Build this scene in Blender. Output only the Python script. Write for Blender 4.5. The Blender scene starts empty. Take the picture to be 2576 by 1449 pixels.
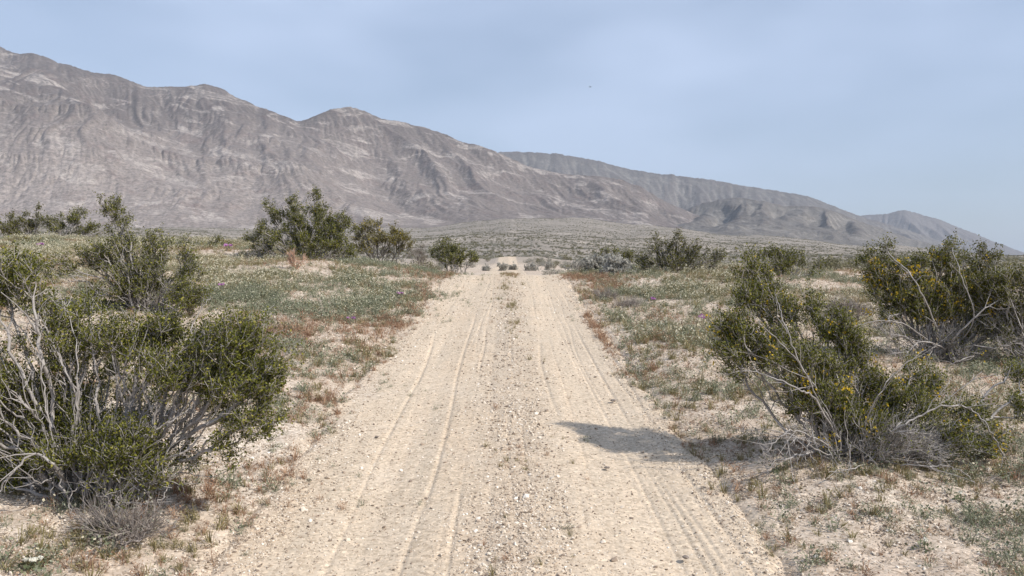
import bpy, math, random
import numpy as np
from mathutils import Vector

# ------------------------------------------------------------------ camera, sky, sun, exposure
S = bpy.context.scene
COL = S.collection
F, CX, CY, HZ, EYE = 2022.0, 1288.0, 724.5, 665.0, 1.6      # photograph measured on a 2576 px wide view
PITCH = math.atan((CY - HZ) / F)
cd = bpy.data.cameras.new('camera'); cam = bpy.data.objects.new('camera', cd); COL.objects.link(cam)
cd.sensor_width = 36; cd.lens = 36 * F / 2576; cd.clip_start = 0.05; cd.clip_end = 30000
cam.location = (0, 0, EYE); cam.rotation_euler = (math.pi / 2 - PITCH, 0, 0)
S.camera = cam

SUN_EL, SUN_AZ = math.radians(43), math.radians(116)          # azimuth clockwise from +Y
w = bpy.data.worlds.new('World'); S.world = w; w.use_nodes = True
nt = w.node_tree; nt.nodes.clear()
def N(t, **k):
    n = nt.nodes.new(t)
    for a, b in k.items(): setattr(n, a, b)
    return n
sky = N('ShaderNodeTexSky', sky_type='NISHITA', sun_disc=False, sun_elevation=SUN_EL, sun_rotation=SUN_AZ,
        air_density=1.0, dust_density=1.6, ozone_density=2.0, altitude=300)
tc = N('ShaderNodeTexCoord')
sep = N('ShaderNodeSeparateXYZ'); nt.links.new(tc.outputs['Generated'], sep.inputs[0])
mp = N('ShaderNodeMapping'); mp.inputs['Scale'].default_value = (1.2, 1.2, 3.2); mp.inputs['Rotation'].default_value = (0.12, 0.2, 0.5)
nt.links.new(tc.outputs['Generated'], mp.inputs[0])
no = N('ShaderNodeTexNoise'); no.inputs['Scale'].default_value = 1.7; no.inputs['Detail'].default_value = 3; no.inputs['Roughness'].default_value = 0.52
nt.links.new(mp.outputs[0], no.inputs['Vector'])
mr = N('ShaderNodeMapRange'); mr.inputs[1].default_value = 0.34; mr.inputs[2].default_value = 0.66; mr.inputs[3].default_value = 0.28; mr.inputs[4].default_value = 0.70
nt.links.new(no.outputs[0], mr.inputs[0])
mh = N('ShaderNodeMapRange', interpolation_type='SMOOTHSTEP'); mh.inputs[1].default_value = -0.05; mh.inputs[2].default_value = 0.42; mh.inputs[3].default_value = 0.75; mh.inputs[4].default_value = 1.3
nt.links.new(sep.outputs[2], mh.inputs[0])
mul = N('ShaderNodeMath', operation='MULTIPLY', use_clamp=True)
nt.links.new(mr.outputs[0], mul.inputs[0]); nt.links.new(mh.outputs[0], mul.inputs[1])
mix = N('ShaderNodeMix', data_type='RGBA'); mix.inputs[7].default_value = (5.9, 7.05, 9.3, 1)     # thin cirrus veil
nt.links.new(mul.outputs[0], mix.inputs[0]); nt.links.new(sky.outputs[0], mix.inputs[6])
bg = N('ShaderNodeBackground'); bg.inputs[1].default_value = 0.074
ow = N('ShaderNodeOutputWorld')
nt.links.new(mix.outputs[2], bg.inputs[0]); nt.links.new(bg.outputs[0], ow.inputs[0])

sl = bpy.data.lights.new('sun', 'SUN'); sl.energy = 3.6; sl.angle = math.radians(0.7); sl.color = (1.0, 0.95, 0.88)
sun = bpy.data.objects.new('sun', sl); COL.objects.link(sun)
sd = Vector((math.sin(SUN_AZ) * math.cos(SUN_EL), math.cos(SUN_AZ) * math.cos(SUN_EL), math.sin(SUN_EL)))
sun.rotation_euler = sd.to_track_quat('Z', 'Y').to_euler()
S.view_settings.view_transform = 'Standard'; S.view_settings.look = 'None'
S.view_settings.gamma = 1; S.view_settings.use_curve_mapping = False; S.view_settings.exposure = 0.61
S.cycles.use_denoising = True
S.cycles.max_bounces = 6; S.cycles.diffuse_bounces = 3; S.cycles.transparent_max_bounces = 4; S.cycles.volume_bounces = 0
S.render.film_transparent = False

# ------------------------------------------------------------------ numeric helpers
def _h(ix, iy, s):
    with np.errstate(over='ignore'):
        h = (ix.astype(np.int64) * 374761393 + iy.astype(np.int64) * 668265263 + s * 1442695041) & 0xFFFFFFFF
        h = ((h ^ (h >> 13)) * 1274126177) & 0xFFFFFFFF
        h = h ^ (h >> 16)
    return (h & 0xFFFFFF) / float(0xFFFFFF)
def vn(x, y, s=0):
    x0 = np.floor(x); y0 = np.floor(y); fx = x - x0; fy = y - y0
    fx = fx * fx * (3 - 2 * fx); fy = fy * fy * (3 - 2 * fy)
    a = _h(x0, y0, s); b = _h(x0 + 1, y0, s); c = _h(x0, y0 + 1, s); d = _h(x0 + 1, y0 + 1, s)
    return (a * (1 - fx) + b * fx) * (1 - fy) + (c * (1 - fx) + d * fx) * fy
def fbm(x, y, s=0, o=4, g=0.5):
    t = 0; a = 1; n = 0
    for i in range(o):
        t = t + a * (vn(x, y, s + i * 17) - 0.5); n += a; a *= g; x = x * 2.03 + 5.1; y = y * 2.03 + 9.7
    return t / n * 2
def sst(a, b, x):
    t = np.clip((x - a) / (b - a), 0, 1); return t * t * (3 - 2 * t)
def smax(a, b, k):
    h = np.clip(0.5 + 0.5 * (a - b) / k, 0, 1); return b * (1 - h) + a * h + k * h * (1 - h)
def smin(a, b, k): return -smax(-a, -b, k)

# ------------------------------------------------------------------ terrain height (metres)
R_T = np.array([15, 22, 35, 60, 90, 116, 150, 250, 450, 800, 1500.])
X_T = np.array([-900, 300, 650, 1050, 1215, 1276, 1340, 1420, 1600, 1900, 2200, 2576, 3600.])
Y_T = np.array([
    [640, 640, 640, 635, 628, 620, 615, 605, 598, 592, 584],
    [640, 640, 640, 635, 628, 620, 615, 605, 598, 592, 584],
    [665, 660, 660, 650, 645, 640, 632, 622, 610, 597, 584],
    [715, 705, 700, 680, 668, 658, 650, 632, 612, 596, 575],
    [725, 716, 709, 680, 669, 657, 650, 630, 608, 584, 556],
    [725, 717, 709, 680, 668, 645, 652, 630, 606, 580, 549],
    [725, 717, 708, 680, 669, 650, 652, 631, 606, 580, 549],
    [720, 715, 706, 681, 671, 660, 652, 634, 608, 582, 551],
    [715, 710, 700, 682, 671, 663, 656, 640, 616, 592, 567],
    [712, 704, 693, 678, 670, 664, 659, 649, 632, 616, 599],
    [708, 700, 690, 676, 668, 663, 660, 654, 643, 635, 627],
    [708, 700, 690, 676, 668, 664, 662, 659, 656, 653, 648],
    [708, 700, 690, 676, 668, 664, 663, 662, 661, 660, 660]], float)
def lin(xs, x):
    i = np.clip(np.searchsorted(xs, x) - 1, 0, len(xs) - 2)
    return i, np.clip((x - xs[i]) / (xs[i + 1] - xs[i]), 0, 1)
def road_x(y): return -0.0059 * y - 0.05 + 0.02 * np.sin(y * 0.5)
def ground_z(x, y):
    x = np.asarray(x, float); y = np.asarray(y, float)
    yy = np.maximum(y, 0.3)
    r = np.hypot(x, y)
    # far terrain
    px = CX + F * np.clip(x / np.maximum(y, 0.25 * np.abs(x) + 1e-3), -2.2, 2.2)
    i, fx = lin(X_T, px); fx = fx * fx * (3 - 2 * fx)
    j, fr = lin(np.log(R_T), np.log(np.maximum(r, 1e-3)))
    t = (Y_T[i, j] * (1 - fx) + Y_T[i + 1, j] * fx) * (1 - fr) + (Y_T[i, j + 1] * (1 - fx) + Y_T[i + 1, j + 1] * fx) * fr
    rr = np.minimum(np.maximum(r, 15), 1500)
    zf = EYE + rr * (HZ - t) / F
    hum = fbm(x / 28, y / 28, 3, 4) * np.clip((r - 45) / 60, 0, 1) * np.clip(r / 150, .5, 2.2)
    hum = hum + fbm(x / 150, y / 150, 9, 4) * np.clip((r - 140) / 250, 0, 1) * 5.5
    onroad = np.exp(-((x - road_x(y)) / 4.0) ** 2)
    zf = zf + hum * (1 - onroad * (r < 130)) - 3.0 * (1 - sst(14, 24, r))
    # near rise
    d = x - road_x(y)
    zn = 0.079 * y + np.where(d < 0, 0.055 * np.clip(-d - 1.3, 0, 3) + .018 * np.clip(-d - 4.3, 0, 28), -0.012 * np.clip(d - 1.2, 0, 30))
    zn = np.where(y < 0, 0.079 * y, zn)
    yc = 17.6 + 8.0 * sst(1.8, 9, -d) + 1.0 * sst(2, 10, d)
    cr = 0.079 * yc + np.where(d < 0, 0.055 * np.clip(-d - 1.3, 0, 3) + .018 * np.clip(-d - 4.3, 0, 28), -0.012 * np.clip(d - 1.2, 0, 30))
    zn = smin(zn, cr + 0.02 - 0.055 * (y - yc), 0.12)
    zn = np.where((y < 0), 0.079 * np.maximum(y, -10), zn)
    # banks and hummocks
    side = sst(1.15, 1.9, np.abs(d))
    zn = zn + side * (0.05 + 0.05 * sst(1.5, 3, np.abs(d)) + 0.09 * fbm(x / 1.3, y / 1.3, 21, 4)
                      + 0.10 * fbm(x / 4.0, y / 4.0, 5, 3)) * np.clip(1.4 - r / 60, 0, 1)
    ln = np.maximum(np.abs(y) * 0.02, 0.25)
    return smax(zn, zf, np.clip(0.05 + (r - 15) * 0.01, 0.02, 0.25))
def gz(x, y): return float(ground_z(np.array([x]), np.array([y]))[0])

cp, sp = math.cos(PITCH), math.sin(PITCH)
def ray(px, py):
    a = (px - CX) / F; b = -(py - CY) / F
    return a, cp + b * sp, -sp + b * cp          # world direction (x, y, z)
def at_depth(px, py, y):
    a, f_, u = ray(px, py); k = y / f_
    return a * k, y, EYE + u * k
def hit(px, py, ymax=3000):
    a, f_, u = ray(px, py)
    ys = np.geomspace(1.5, ymax, 4000)
    g = ground_z(a / f_ * ys, ys) - (EYE + u / f_ * ys)
    k = np.argmax(g > 0)
    if not (g > 0).any(): k = len(ys) - 1
    y = ys[k]
    return a / f_ * y, y, gz(a / f_ * y, y)

def stand(px, y):
    x = (px - CX) / F * y
    return x, y, gz(x, y)
# ------------------------------------------------------------------ objects
def prop(o, label=None, cat=None, group=None, kind=None):
    for k, v in (('label', label), ('category', cat), ('group', group), ('kind', kind)):
        if v: o[k] = v
    return o
def np_mesh(name, V, faces, mats, mi=None, smooth=False):
    """faces: int array (n,3) or (n,4) or list of such"""
    me = bpy.data.meshes.new(name)
    if not isinstance(faces, list): faces = [faces]
    faces = [f for f in faces if len(f)]
    V = np.asarray(V, np.float32)
    me.vertices.add(len(V)); me.vertices.foreach_set('co', V.ravel())
    li = np.concatenate([f.ravel() for f in faces]).astype(np.int32)
    sz = np.concatenate([np.full(len(f), f.shape[1]) for f in faces]).astype(np.int32)
    me.loops.add(len(li)); me.loops.foreach_set('vertex_index', li)
    me.polygons.add(len(sz)); me.polygons.foreach_set('loop_start', np.concatenate([[0], np.cumsum(sz)[:-1]]).astype(np.int32))
    if mi is not None: me.polygons.foreach_set('material_index', np.asarray(mi, np.int32))
    me.polygons.foreach_set('use_smooth', np.full(len(sz), smooth))
    for m in (mats if isinstance(mats, list) else [mats]): me.materials.append(m)
    me.update(calc_edges=True)
    return me
def link(name, data, parent=None, loc=(0, 0, 0)):
    o = bpy.data.objects.new(name, data); COL.objects.link(o)
    o.location = loc
    if parent: o.parent = parent
    return o
def grid_faces(nr, nc):
    i = np.arange((nr - 1) * (nc - 1)); r = i // (nc - 1); c = i % (nc - 1); a = r * nc + c
    return np.stack([a, a + 1, a + nc + 1, a + nc], 1)

# ------------------------------------------------------------------ materials
class MT:
    def __init__(s, name):
        s.m = bpy.data.materials.new(name); s.m.use_nodes = True; s.t = s.m.node_tree
        s.p = s.t.nodes['Principled BSDF']; s.out = s.t.nodes['Material Output']
        s.p.inputs['Specular IOR Level'].default_value = 0.2
    def n(s, t, **k):
        n = s.t.nodes.new(t)
        for a, b in k.items(): setattr(n, a, b)
        return n
    def l(s, a, b): s.t.links.new(a, b)
    def pos(s): return s.n('ShaderNodeNewGeometry').outputs['Position']
    def noise(s, scale, detail=4, rough=.55, vec=None, dist=0):
        n = s.n('ShaderNodeTexNoise'); n.inputs['Scale'].default_value = scale; n.inputs['Detail'].default_value = detail
        n.inputs['Roughness'].default_value = rough; n.inputs['Distortion'].default_value = dist
        s.l(vec if vec is not None else s.pos(), n.inputs['Vector']); return n.outputs[0]
    def map(s, v, a, b, c=0., d=1.):
        n = s.n('ShaderNodeMapRange'); s.l(v, n.inputs[0])
        for i, q in enumerate((a, b, c, d)): n.inputs[i + 1].default_value = q
        return n.outputs[0]
    def mix(s, f, a, b, mode='MIX'):
        n = s.n('ShaderNodeMix', data_type='RGBA', blend_type=mode)
        for i, v in ((0, f), (6, a), (7, b)):
            if hasattr(v, 'is_linked'): s.l(v, n.inputs[i])
            elif i == 0: n.inputs[0].default_value = v
            else: n.inputs[i].default_value = (*v, 1)
        return n.outputs[2]
    def math(s, op, a, b=0, clamp=False):
        n = s.n('ShaderNodeMath', operation=op, use_clamp=clamp)
        for i, v in ((0, a), (1, b)):
            if hasattr(v, 'is_linked'): s.l(v, n.inputs[i])
            else: n.inputs[i].default_value = v
        return n.outputs[0]
    def ramp(s, v, stops):
        n = s.n('ShaderNodeValToRGB'); e = n.color_ramp.elements
        while len(e) < len(stops): e.new(0.5)
        for q, (p, c) in zip(e, stops): q.position = p; q.color = (*c, 1)
        s.l(v, n.inputs[0]); return n.outputs[0]
    def bump(s, v, strength, dist):
        n = s.n('ShaderNodeBump'); n.inputs['Strength'].default_value = strength; n.inputs['Distance'].default_value = dist
        s.l(v, n.inputs['Height']); s.l(n.outputs[0], s.p.inputs['Normal'])
    def color(s, c, rough=0.9):
        s.p.inputs['Roughness'].default_value = rough
        if hasattr(c, 'is_linked'): s.l(c, s.p.inputs['Base Color'])
        else: s.p.inputs['Base Color'].default_value = (*c, 1)
        return s

def attr(m, name):
    n = m.n('ShaderNodeAttribute'); n.attribute_name = name; return n
def soil(name):
    m = MT(name); P = m.pos()
    sp_ = m.n('ShaderNodeSeparateXYZ'); m.l(P, sp_.inputs[0])
    big = m.noise(0.55, 4); med = m.noise(3.1, 5, .6); fine = m.noise(55, 5, .7); mid = m.noise(14, 5, .65)
    # distance from the middle of the track
    dx = m.math('ABSOLUTE', m.math('ADD', m.math('ADD', sp_.outputs[0], m.math('MULTIPLY', sp_.outputs[1], .0059)), .05))
    dx = m.math('ADD', dx, m.math('MULTIPLY', m.math('SUBTRACT', m.noise(2.2, 6, .65), .5), 1.1))
    off = m.map(dx, 1.10, 1.44)
    off = m.math('MAXIMUM', off, m.map(sp_.outputs[1], 122, 132))
    mpn = m.n('ShaderNodeMapping'); mpn.inputs['Scale'].default_value = (5.5, 0.30, 1); m.l(P, mpn.inputs[0])
    st = m.noise(1.3, 6, .65, mpn.outputs[0])
    mp2 = m.n('ShaderNodeMapping'); mp2.inputs['Scale'].default_value = (1.8, 0.22, 1); mp2.inputs['Location'].default_value = (.35, .1, 0); m.l(P, mp2.inputs[0])
    bo = m.noise(1.0, 4, .6, mp2.outputs[0])
    c = m.mix(m.map(st, .35, .68), (.575, .468, .35), (.485, .405, .31))
    c = m.mix(m.math('MULTIPLY', m.map(bo, .52, .70), .6), c, (.57, .44, .31))
    road = m.mix(m.math('MULTIPLY', m.map(med, .5, .7), .35), c, (.60, .51, .405))
    cst = m.math('ABSOLUTE', m.math('ADD', m.math('ADD', sp_.outputs[0], m.math('MULTIPLY', sp_.outputs[1], .0059)), -.05))
    cst = m.math('ADD', cst, m.math('MULTIPLY', m.math('SUBTRACT', m.noise(3, 5, .65), .5), .5))
    road = m.mix(m.math('MULTIPLY', m.map(cst, .10, .34, 1, 0), m.map(med, .35, .6, .15, .6)), road, (.42, .35, .275))
    c = m.mix(m.map(med, .35, .65), (.53, .445, .36), (.43, .345, .27))
    side = m.mix(m.map(big, .45, .7), c, (.57, .50, .42))
    side = m.mix(m.math('MULTIPLY', m.map(mid, .52, .68), .45), side, (.36, .28, .21))
    c = m.mix(off, road, side)
    v = m.n('ShaderNodeTexVoronoi', feature='F1'); v.inputs['Scale'].default_value = 62; m.l(P, v.inputs['Vector'])
    vs = m.n('ShaderNodeSeparateColor'); m.l(v.outputs['Color'], vs.inputs[0])
    gr = m.ramp(vs.outputs[0], [(0, (.48, .44, .40)), (.22, (.80, .77, .73)), (.6, (1, 1, 1)), (.88, (1.12, 1.08, 1.04)), (1, (1.42, 1.4, 1.36))])
    c = m.mix(m.map(off, 0, 1, .62, .95), c, gr, 'MULTIPLY')
    c = m.mix(m.math('MULTIPLY', m.map(fine, .28, .52, 1, 0), .60), c, (.27, .22, .17))
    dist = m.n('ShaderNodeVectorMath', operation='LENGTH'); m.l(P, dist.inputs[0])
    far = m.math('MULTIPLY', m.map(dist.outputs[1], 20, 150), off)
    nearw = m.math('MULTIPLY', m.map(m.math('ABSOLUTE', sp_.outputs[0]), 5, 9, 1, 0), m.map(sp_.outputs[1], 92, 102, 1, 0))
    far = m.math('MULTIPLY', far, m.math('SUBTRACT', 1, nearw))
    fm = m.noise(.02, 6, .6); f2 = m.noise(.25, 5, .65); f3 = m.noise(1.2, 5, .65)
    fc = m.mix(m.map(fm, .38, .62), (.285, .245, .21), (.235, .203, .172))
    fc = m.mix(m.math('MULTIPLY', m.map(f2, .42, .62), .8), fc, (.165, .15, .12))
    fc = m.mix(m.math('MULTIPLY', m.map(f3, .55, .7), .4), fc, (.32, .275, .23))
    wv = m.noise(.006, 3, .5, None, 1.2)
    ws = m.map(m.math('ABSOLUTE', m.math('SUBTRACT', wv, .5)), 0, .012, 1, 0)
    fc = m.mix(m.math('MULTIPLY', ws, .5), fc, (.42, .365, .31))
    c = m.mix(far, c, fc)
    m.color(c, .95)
    hgt = m.math('ADD', m.math('MULTIPLY', v.outputs['Distance'], -.6), fine)
    m.bump(hgt, .5, .005)
    return m.m
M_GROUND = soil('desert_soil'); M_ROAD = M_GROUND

def rock(name, base, alt, pale, red, low, streak=1.0, dots=1.0, sc=1.0, zlow=(90, 420)):
    m = MT(name); P = m.pos()
    q = m.n('ShaderNodeSeparateXYZ'); m.l(P, q.inputs[0])
    n1 = m.noise(.0022 * sc, 6, .6, None, .6); n2 = m.noise(.011 * sc, 7, .68, None, .5); n3 = m.noise(.085 * sc, 6, .75)
    c = m.mix(m.map(n1, .35, .65), base, alt)
    lo = m.map(m.math('ADD', q.outputs[2], m.math('MULTIPLY', n1, 160)), zlow[0] + 80, zlow[1] + 80, 1, 0)
    lo = m.math('MULTIPLY', lo, m.map(m.math('ADD', q.outputs[0], m.math('MULTIPLY', n1, 500)), -900, 500, 1, .12))
    c = m.mix(lo, c, low)
    c = m.mix(m.math('MULTIPLY', m.map(n2, .52, .70), .55), c, red)
    # beds of pale rock dipping with the crest
    dip = m.math('ADD', q.outputs[2], m.math('MULTIPLY', q.outputs[0], .24))
    cb = m.n('ShaderNodeCombineXYZ'); m.l(m.math('MULTIPLY', q.outputs[0], .006 * sc), cb.inputs[0]); m.l(m.math('MULTIPLY', q.outputs[1], .003 * sc), cb.inputs[1]); m.l(m.math('MULTIPLY', dip, .020 * sc), cb.inputs[2])
    st = m.noise(1, 8, .68, cb.outputs[0], .9)
    c = m.mix(m.math('MULTIPLY', m.math('MULTIPLY', m.map(st, .525, .60), m.map(n2, .36, .56)), .8 * streak), c, pale)
    c = m.mix(m.math('MULTIPLY', m.map(st, .33, .42, 1, 0), .35 * streak), c, (.11, .095, .09))
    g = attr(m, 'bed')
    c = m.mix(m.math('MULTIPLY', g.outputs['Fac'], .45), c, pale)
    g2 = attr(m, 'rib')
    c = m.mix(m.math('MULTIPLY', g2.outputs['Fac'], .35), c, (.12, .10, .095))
    sp_ = m.map(n3, .38, .62, .62, 1.32)
    cc = m.n('ShaderNodeCombineColor'); [m.l(sp_, cc.inputs[k]) for k in range(3)]
    c = m.mix(.85, c, cc.outputs[0], 'MULTIPLY')
    v = m.n('ShaderNodeTexVoronoi', feature='F1'); v.inputs['Scale'].default_value = .10 * sc; m.l(P, v.inputs['Vector'])
    dm = m.math('MULTIPLY', m.map(v.outputs['Distance'], .12, .34, 1, 0), .5 * dots)
    c = m.mix(dm, c, (.06, .06, .045))
    m.color(c, .95)
    m.bump(m.math('ADD', n3, m.math('MULTIPLY', n2, 1.5)), .6, 5)
    return m.m
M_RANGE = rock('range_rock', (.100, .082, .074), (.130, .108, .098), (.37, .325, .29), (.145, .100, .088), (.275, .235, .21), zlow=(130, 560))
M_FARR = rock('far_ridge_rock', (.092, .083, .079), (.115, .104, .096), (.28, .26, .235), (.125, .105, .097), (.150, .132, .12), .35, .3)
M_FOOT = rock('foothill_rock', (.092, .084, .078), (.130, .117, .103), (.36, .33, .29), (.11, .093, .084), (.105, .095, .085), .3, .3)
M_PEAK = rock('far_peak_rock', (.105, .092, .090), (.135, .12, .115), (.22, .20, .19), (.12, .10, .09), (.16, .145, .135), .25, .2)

def leafmat(name, stops, trans=.3, rough=.6, island=True):
    m = MT(name)
    r = m.n('ShaderNodeNewGeometry').outputs['Random Per Island'] if island else m.n('ShaderNodeObjectInfo').outputs['Random']
    c = m.ramp(r, stops); m.color(c, rough); m.p.inputs['Specular IOR Level'].default_value = .18
    tr = m.n('ShaderNodeBsdfTranslucent'); m.l(c, tr.inputs[0])
    mx = m.n('ShaderNodeMixShader'); mx.inputs[0].default_value = trans
    m.l(m.p.outputs[0], mx.inputs[1]); m.l(tr.outputs[0], mx.inputs[2]); m.l(mx.outputs[0], m.out.inputs[0])
    return m.m
M_LEAF = leafmat('creosote_leaf', [(0, (.046, .052, .009)), (.4, (.105, .112, .019)), (.8, (.18, .183, .031)), (1, (.33, .295, .058))])
M_LEAFY = leafmat('creosote_leaf_yellowish', [(0, (.09, .082, .016)), (.4, (.155, .135, .026)), (.8, (.21, .18, .036)), (1, (.32, .25, .06))])
M_LEAFD = leafmat('creosote_leaf_dark', [(0, (.046, .050, .010)), (.5, (.100, .102, .019)), (1, (.22, .20, .04))])
M_YEL = leafmat('yellow_petal', [(0, (.55, .36, .02)), (1, (.72, .52, .05))], .3, .7)
M_PURP = leafmat('purple_petal', [(0, (.42, .16, .40)), (1, (.62, .33, .60))], .3, .7)
M_WHITE = leafmat('white_petal', [(0, (.70, .68, .55)), (1, (.82, .80, .72))], .3, .7)
def barkmat(name, a, b):
    m = MT(name); nz = m.noise(18, 4, .6)
    m.color(m.mix(m.map(nz, .35, .65), a, b), .85); return m.m
M_BARK = barkmat('grey_bark', (.25, .225, .205), (.41, .38, .355))
M_DEAD = barkmat('dead_twig', (.19, .16, .14), (.33, .29, .26))
M_PINK = barkmat('dry_pink_stem', (.42, .26, .18), (.55, .37, .27))

# ------------------------------------------------------------------ ground sheet
def ground_object():
    a_in = np.linspace(-38, 38, 640)
    a_out = np.linspace(38, 322, 60)[1:-1]
    az = np.radians(np.concatenate([a_in, a_out]))
    az = np.concatenate([az, [az[0] + 2 * math.pi]])
    rr = np.concatenate([np.geomspace(.8, 40, 300)[:-1], np.geomspace(40, 1500, 170)[:-1], np.geomspace(1500, 14000, 24)])
    A, R = np.meshgrid(az, rr)
    X = R * np.sin(A); Y = R * np.cos(A)
    Z = ground_z(X, Y)
    d = np.abs(X - road_x(Y))
    Z = Z - 0.07 * (1 - sst(1.12, 1.34, d)) * ((Y > -8) & (Y < 127))
    Z = Z + 0.012 * fbm(X / .16, Y / .16, 77, 3) * np.clip(1.3 - R / 14, 0, 1)
    Z = np.where(R > 1600, Z - (R - 1600) * 0.006, Z)
    V = np.stack([X, Y, Z], -1).reshape(-1, 3)
    V = np.vstack([V, [[0, 0, gz(0, 0) - .09]]])
    nc = len(az); fc = grid_faces(len(rr), nc)[:, ::-1]
    c0 = len(V) - 1; i = np.arange(nc - 1); cap = np.stack([np.full(nc - 1, c0), i + 1, i], 1)
    me = np_mesh('ground', V, [fc, cap], M_GROUND, smooth=True)
    prop(link('ground', me), 'sandy desert floor with pebbles and low plants sloping up to a crest', kind='structure')
ground_object()

# ------------------------------------------------------------------ road
TR = [(-.80, .016, .014), (-.74, .03, .006), (-.62, .05, .006), (-.385, .018, .014), (-.33, .014, .010), (-.27, .012, .008), (-.21, .016, .012),
      (-.09, .03, .006), (.06, .02, .007), (.17, .014, .009), (.42, .018, .011), (.50, .012, .006), (.72, .014, .008), (.80, .014, .010), (.86, .012, .009),
      (.92, .012, .010), (.98, .014, .012), (1.05, .02, .02), (1.12, .02, .013)]
def road_relief(U, X, Y):
    d = np.zeros_like(X)
    fade = np.clip(1.5 - Y / 16, .35, 1)
    for c, wd, dp in TR:
        cc = c + .07 * fbm(Y / 2.6, Y * 0 + c * 31, 4, 2) + (.03 * np.sin(Y * .35 + c * 9))
        on = sst(-.25, .15, fbm(Y / 1.7, Y * 0 + c * 13, 8, 2))
        wdd = wd * .6 + Y * .0005
        q = (U - cc) / wdd
        d = d - dp * (.2 + .8 * on) * np.exp(-q * q) * fade * .60
        d = d + dp * .03 * np.exp(-((np.abs(q) - 1.9) / .8) ** 2) * on * fade
    lug = np.sin(Y * 2 * math.pi / .075 + np.sin(U * 40) * 1.2) * .0028
    d = d + lug * sst(.70, .78, U) * (1 - sst(1.12, 1.2, U)) * np.clip(1.2 - Y / 9, 0, 1)
    d = d + lug * sst(-.66, -.6, U) * (1 - sst(-.40, -.34, U)) * np.clip(1.2 - Y / 9, 0, 1) * .5
    d = d - .024 * np.exp(-((U + .58) / .26) ** 2) - .024 * np.exp(-((U - .78) / .26) ** 2)
    d = d + .016 * np.exp(-((U - .10) / .20) ** 2) * (.6 + .8 * fbm(X / .3, Y / .6, 35, 3))
    d = d + .0022 * fbm(X / .12, Y / .12, 31, 3) * np.clip(1.2 - Y / 10, 0, 1)
    d = d + .010 * fbm(X / .5, Y / 1.6, 32, 3)
    edge = .10 * fbm(Y / .7, Y * 0 + 3.3, 55, 4) + .05 * fbm(Y / .15, Y * 0, 56, 3)
    over = np.maximum((U - 1.20) - edge, (-U - 1.24) - edge)
    return d + np.where(over > 0, -.45 * over, 0) + .004
def road_object():
    u = np.linspace(-1.40, 1.38, 330)
    ys = np.concatenate([np.geomspace(1.6, 19, 420)[:-1], np.geomspace(19, 127, 120)])
    ys = np.concatenate([np.linspace(-7.5, 1.6, 20)[:-1], ys])
    U, Y = np.meshgrid(u, ys)
    X = U + road_x(Y)
    Z = ground_z(X, Y) + road_relief(U, X, Y)
    V = np.stack([X, Y, Z], -1).reshape(-1, 3)
    me = np_mesh('road', V, grid_faces(len(ys), len(u)), M_ROAD, smooth=True)
    prop(link('road', me), 'pale sandy dirt track with tyre marks running straight to the crest', kind='structure')
road_object()
def surf_z(x, y):
    U = x - road_x(y); g = ground_z(x, y)
    gs = g - .07 * (1 - sst(1.12, 1.34, np.abs(U))) * (y < 127)
    return np.where((np.abs(U) < 1.38) & (y < 127), np.maximum(gs, g + road_relief(U, x, y)), g)

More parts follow.
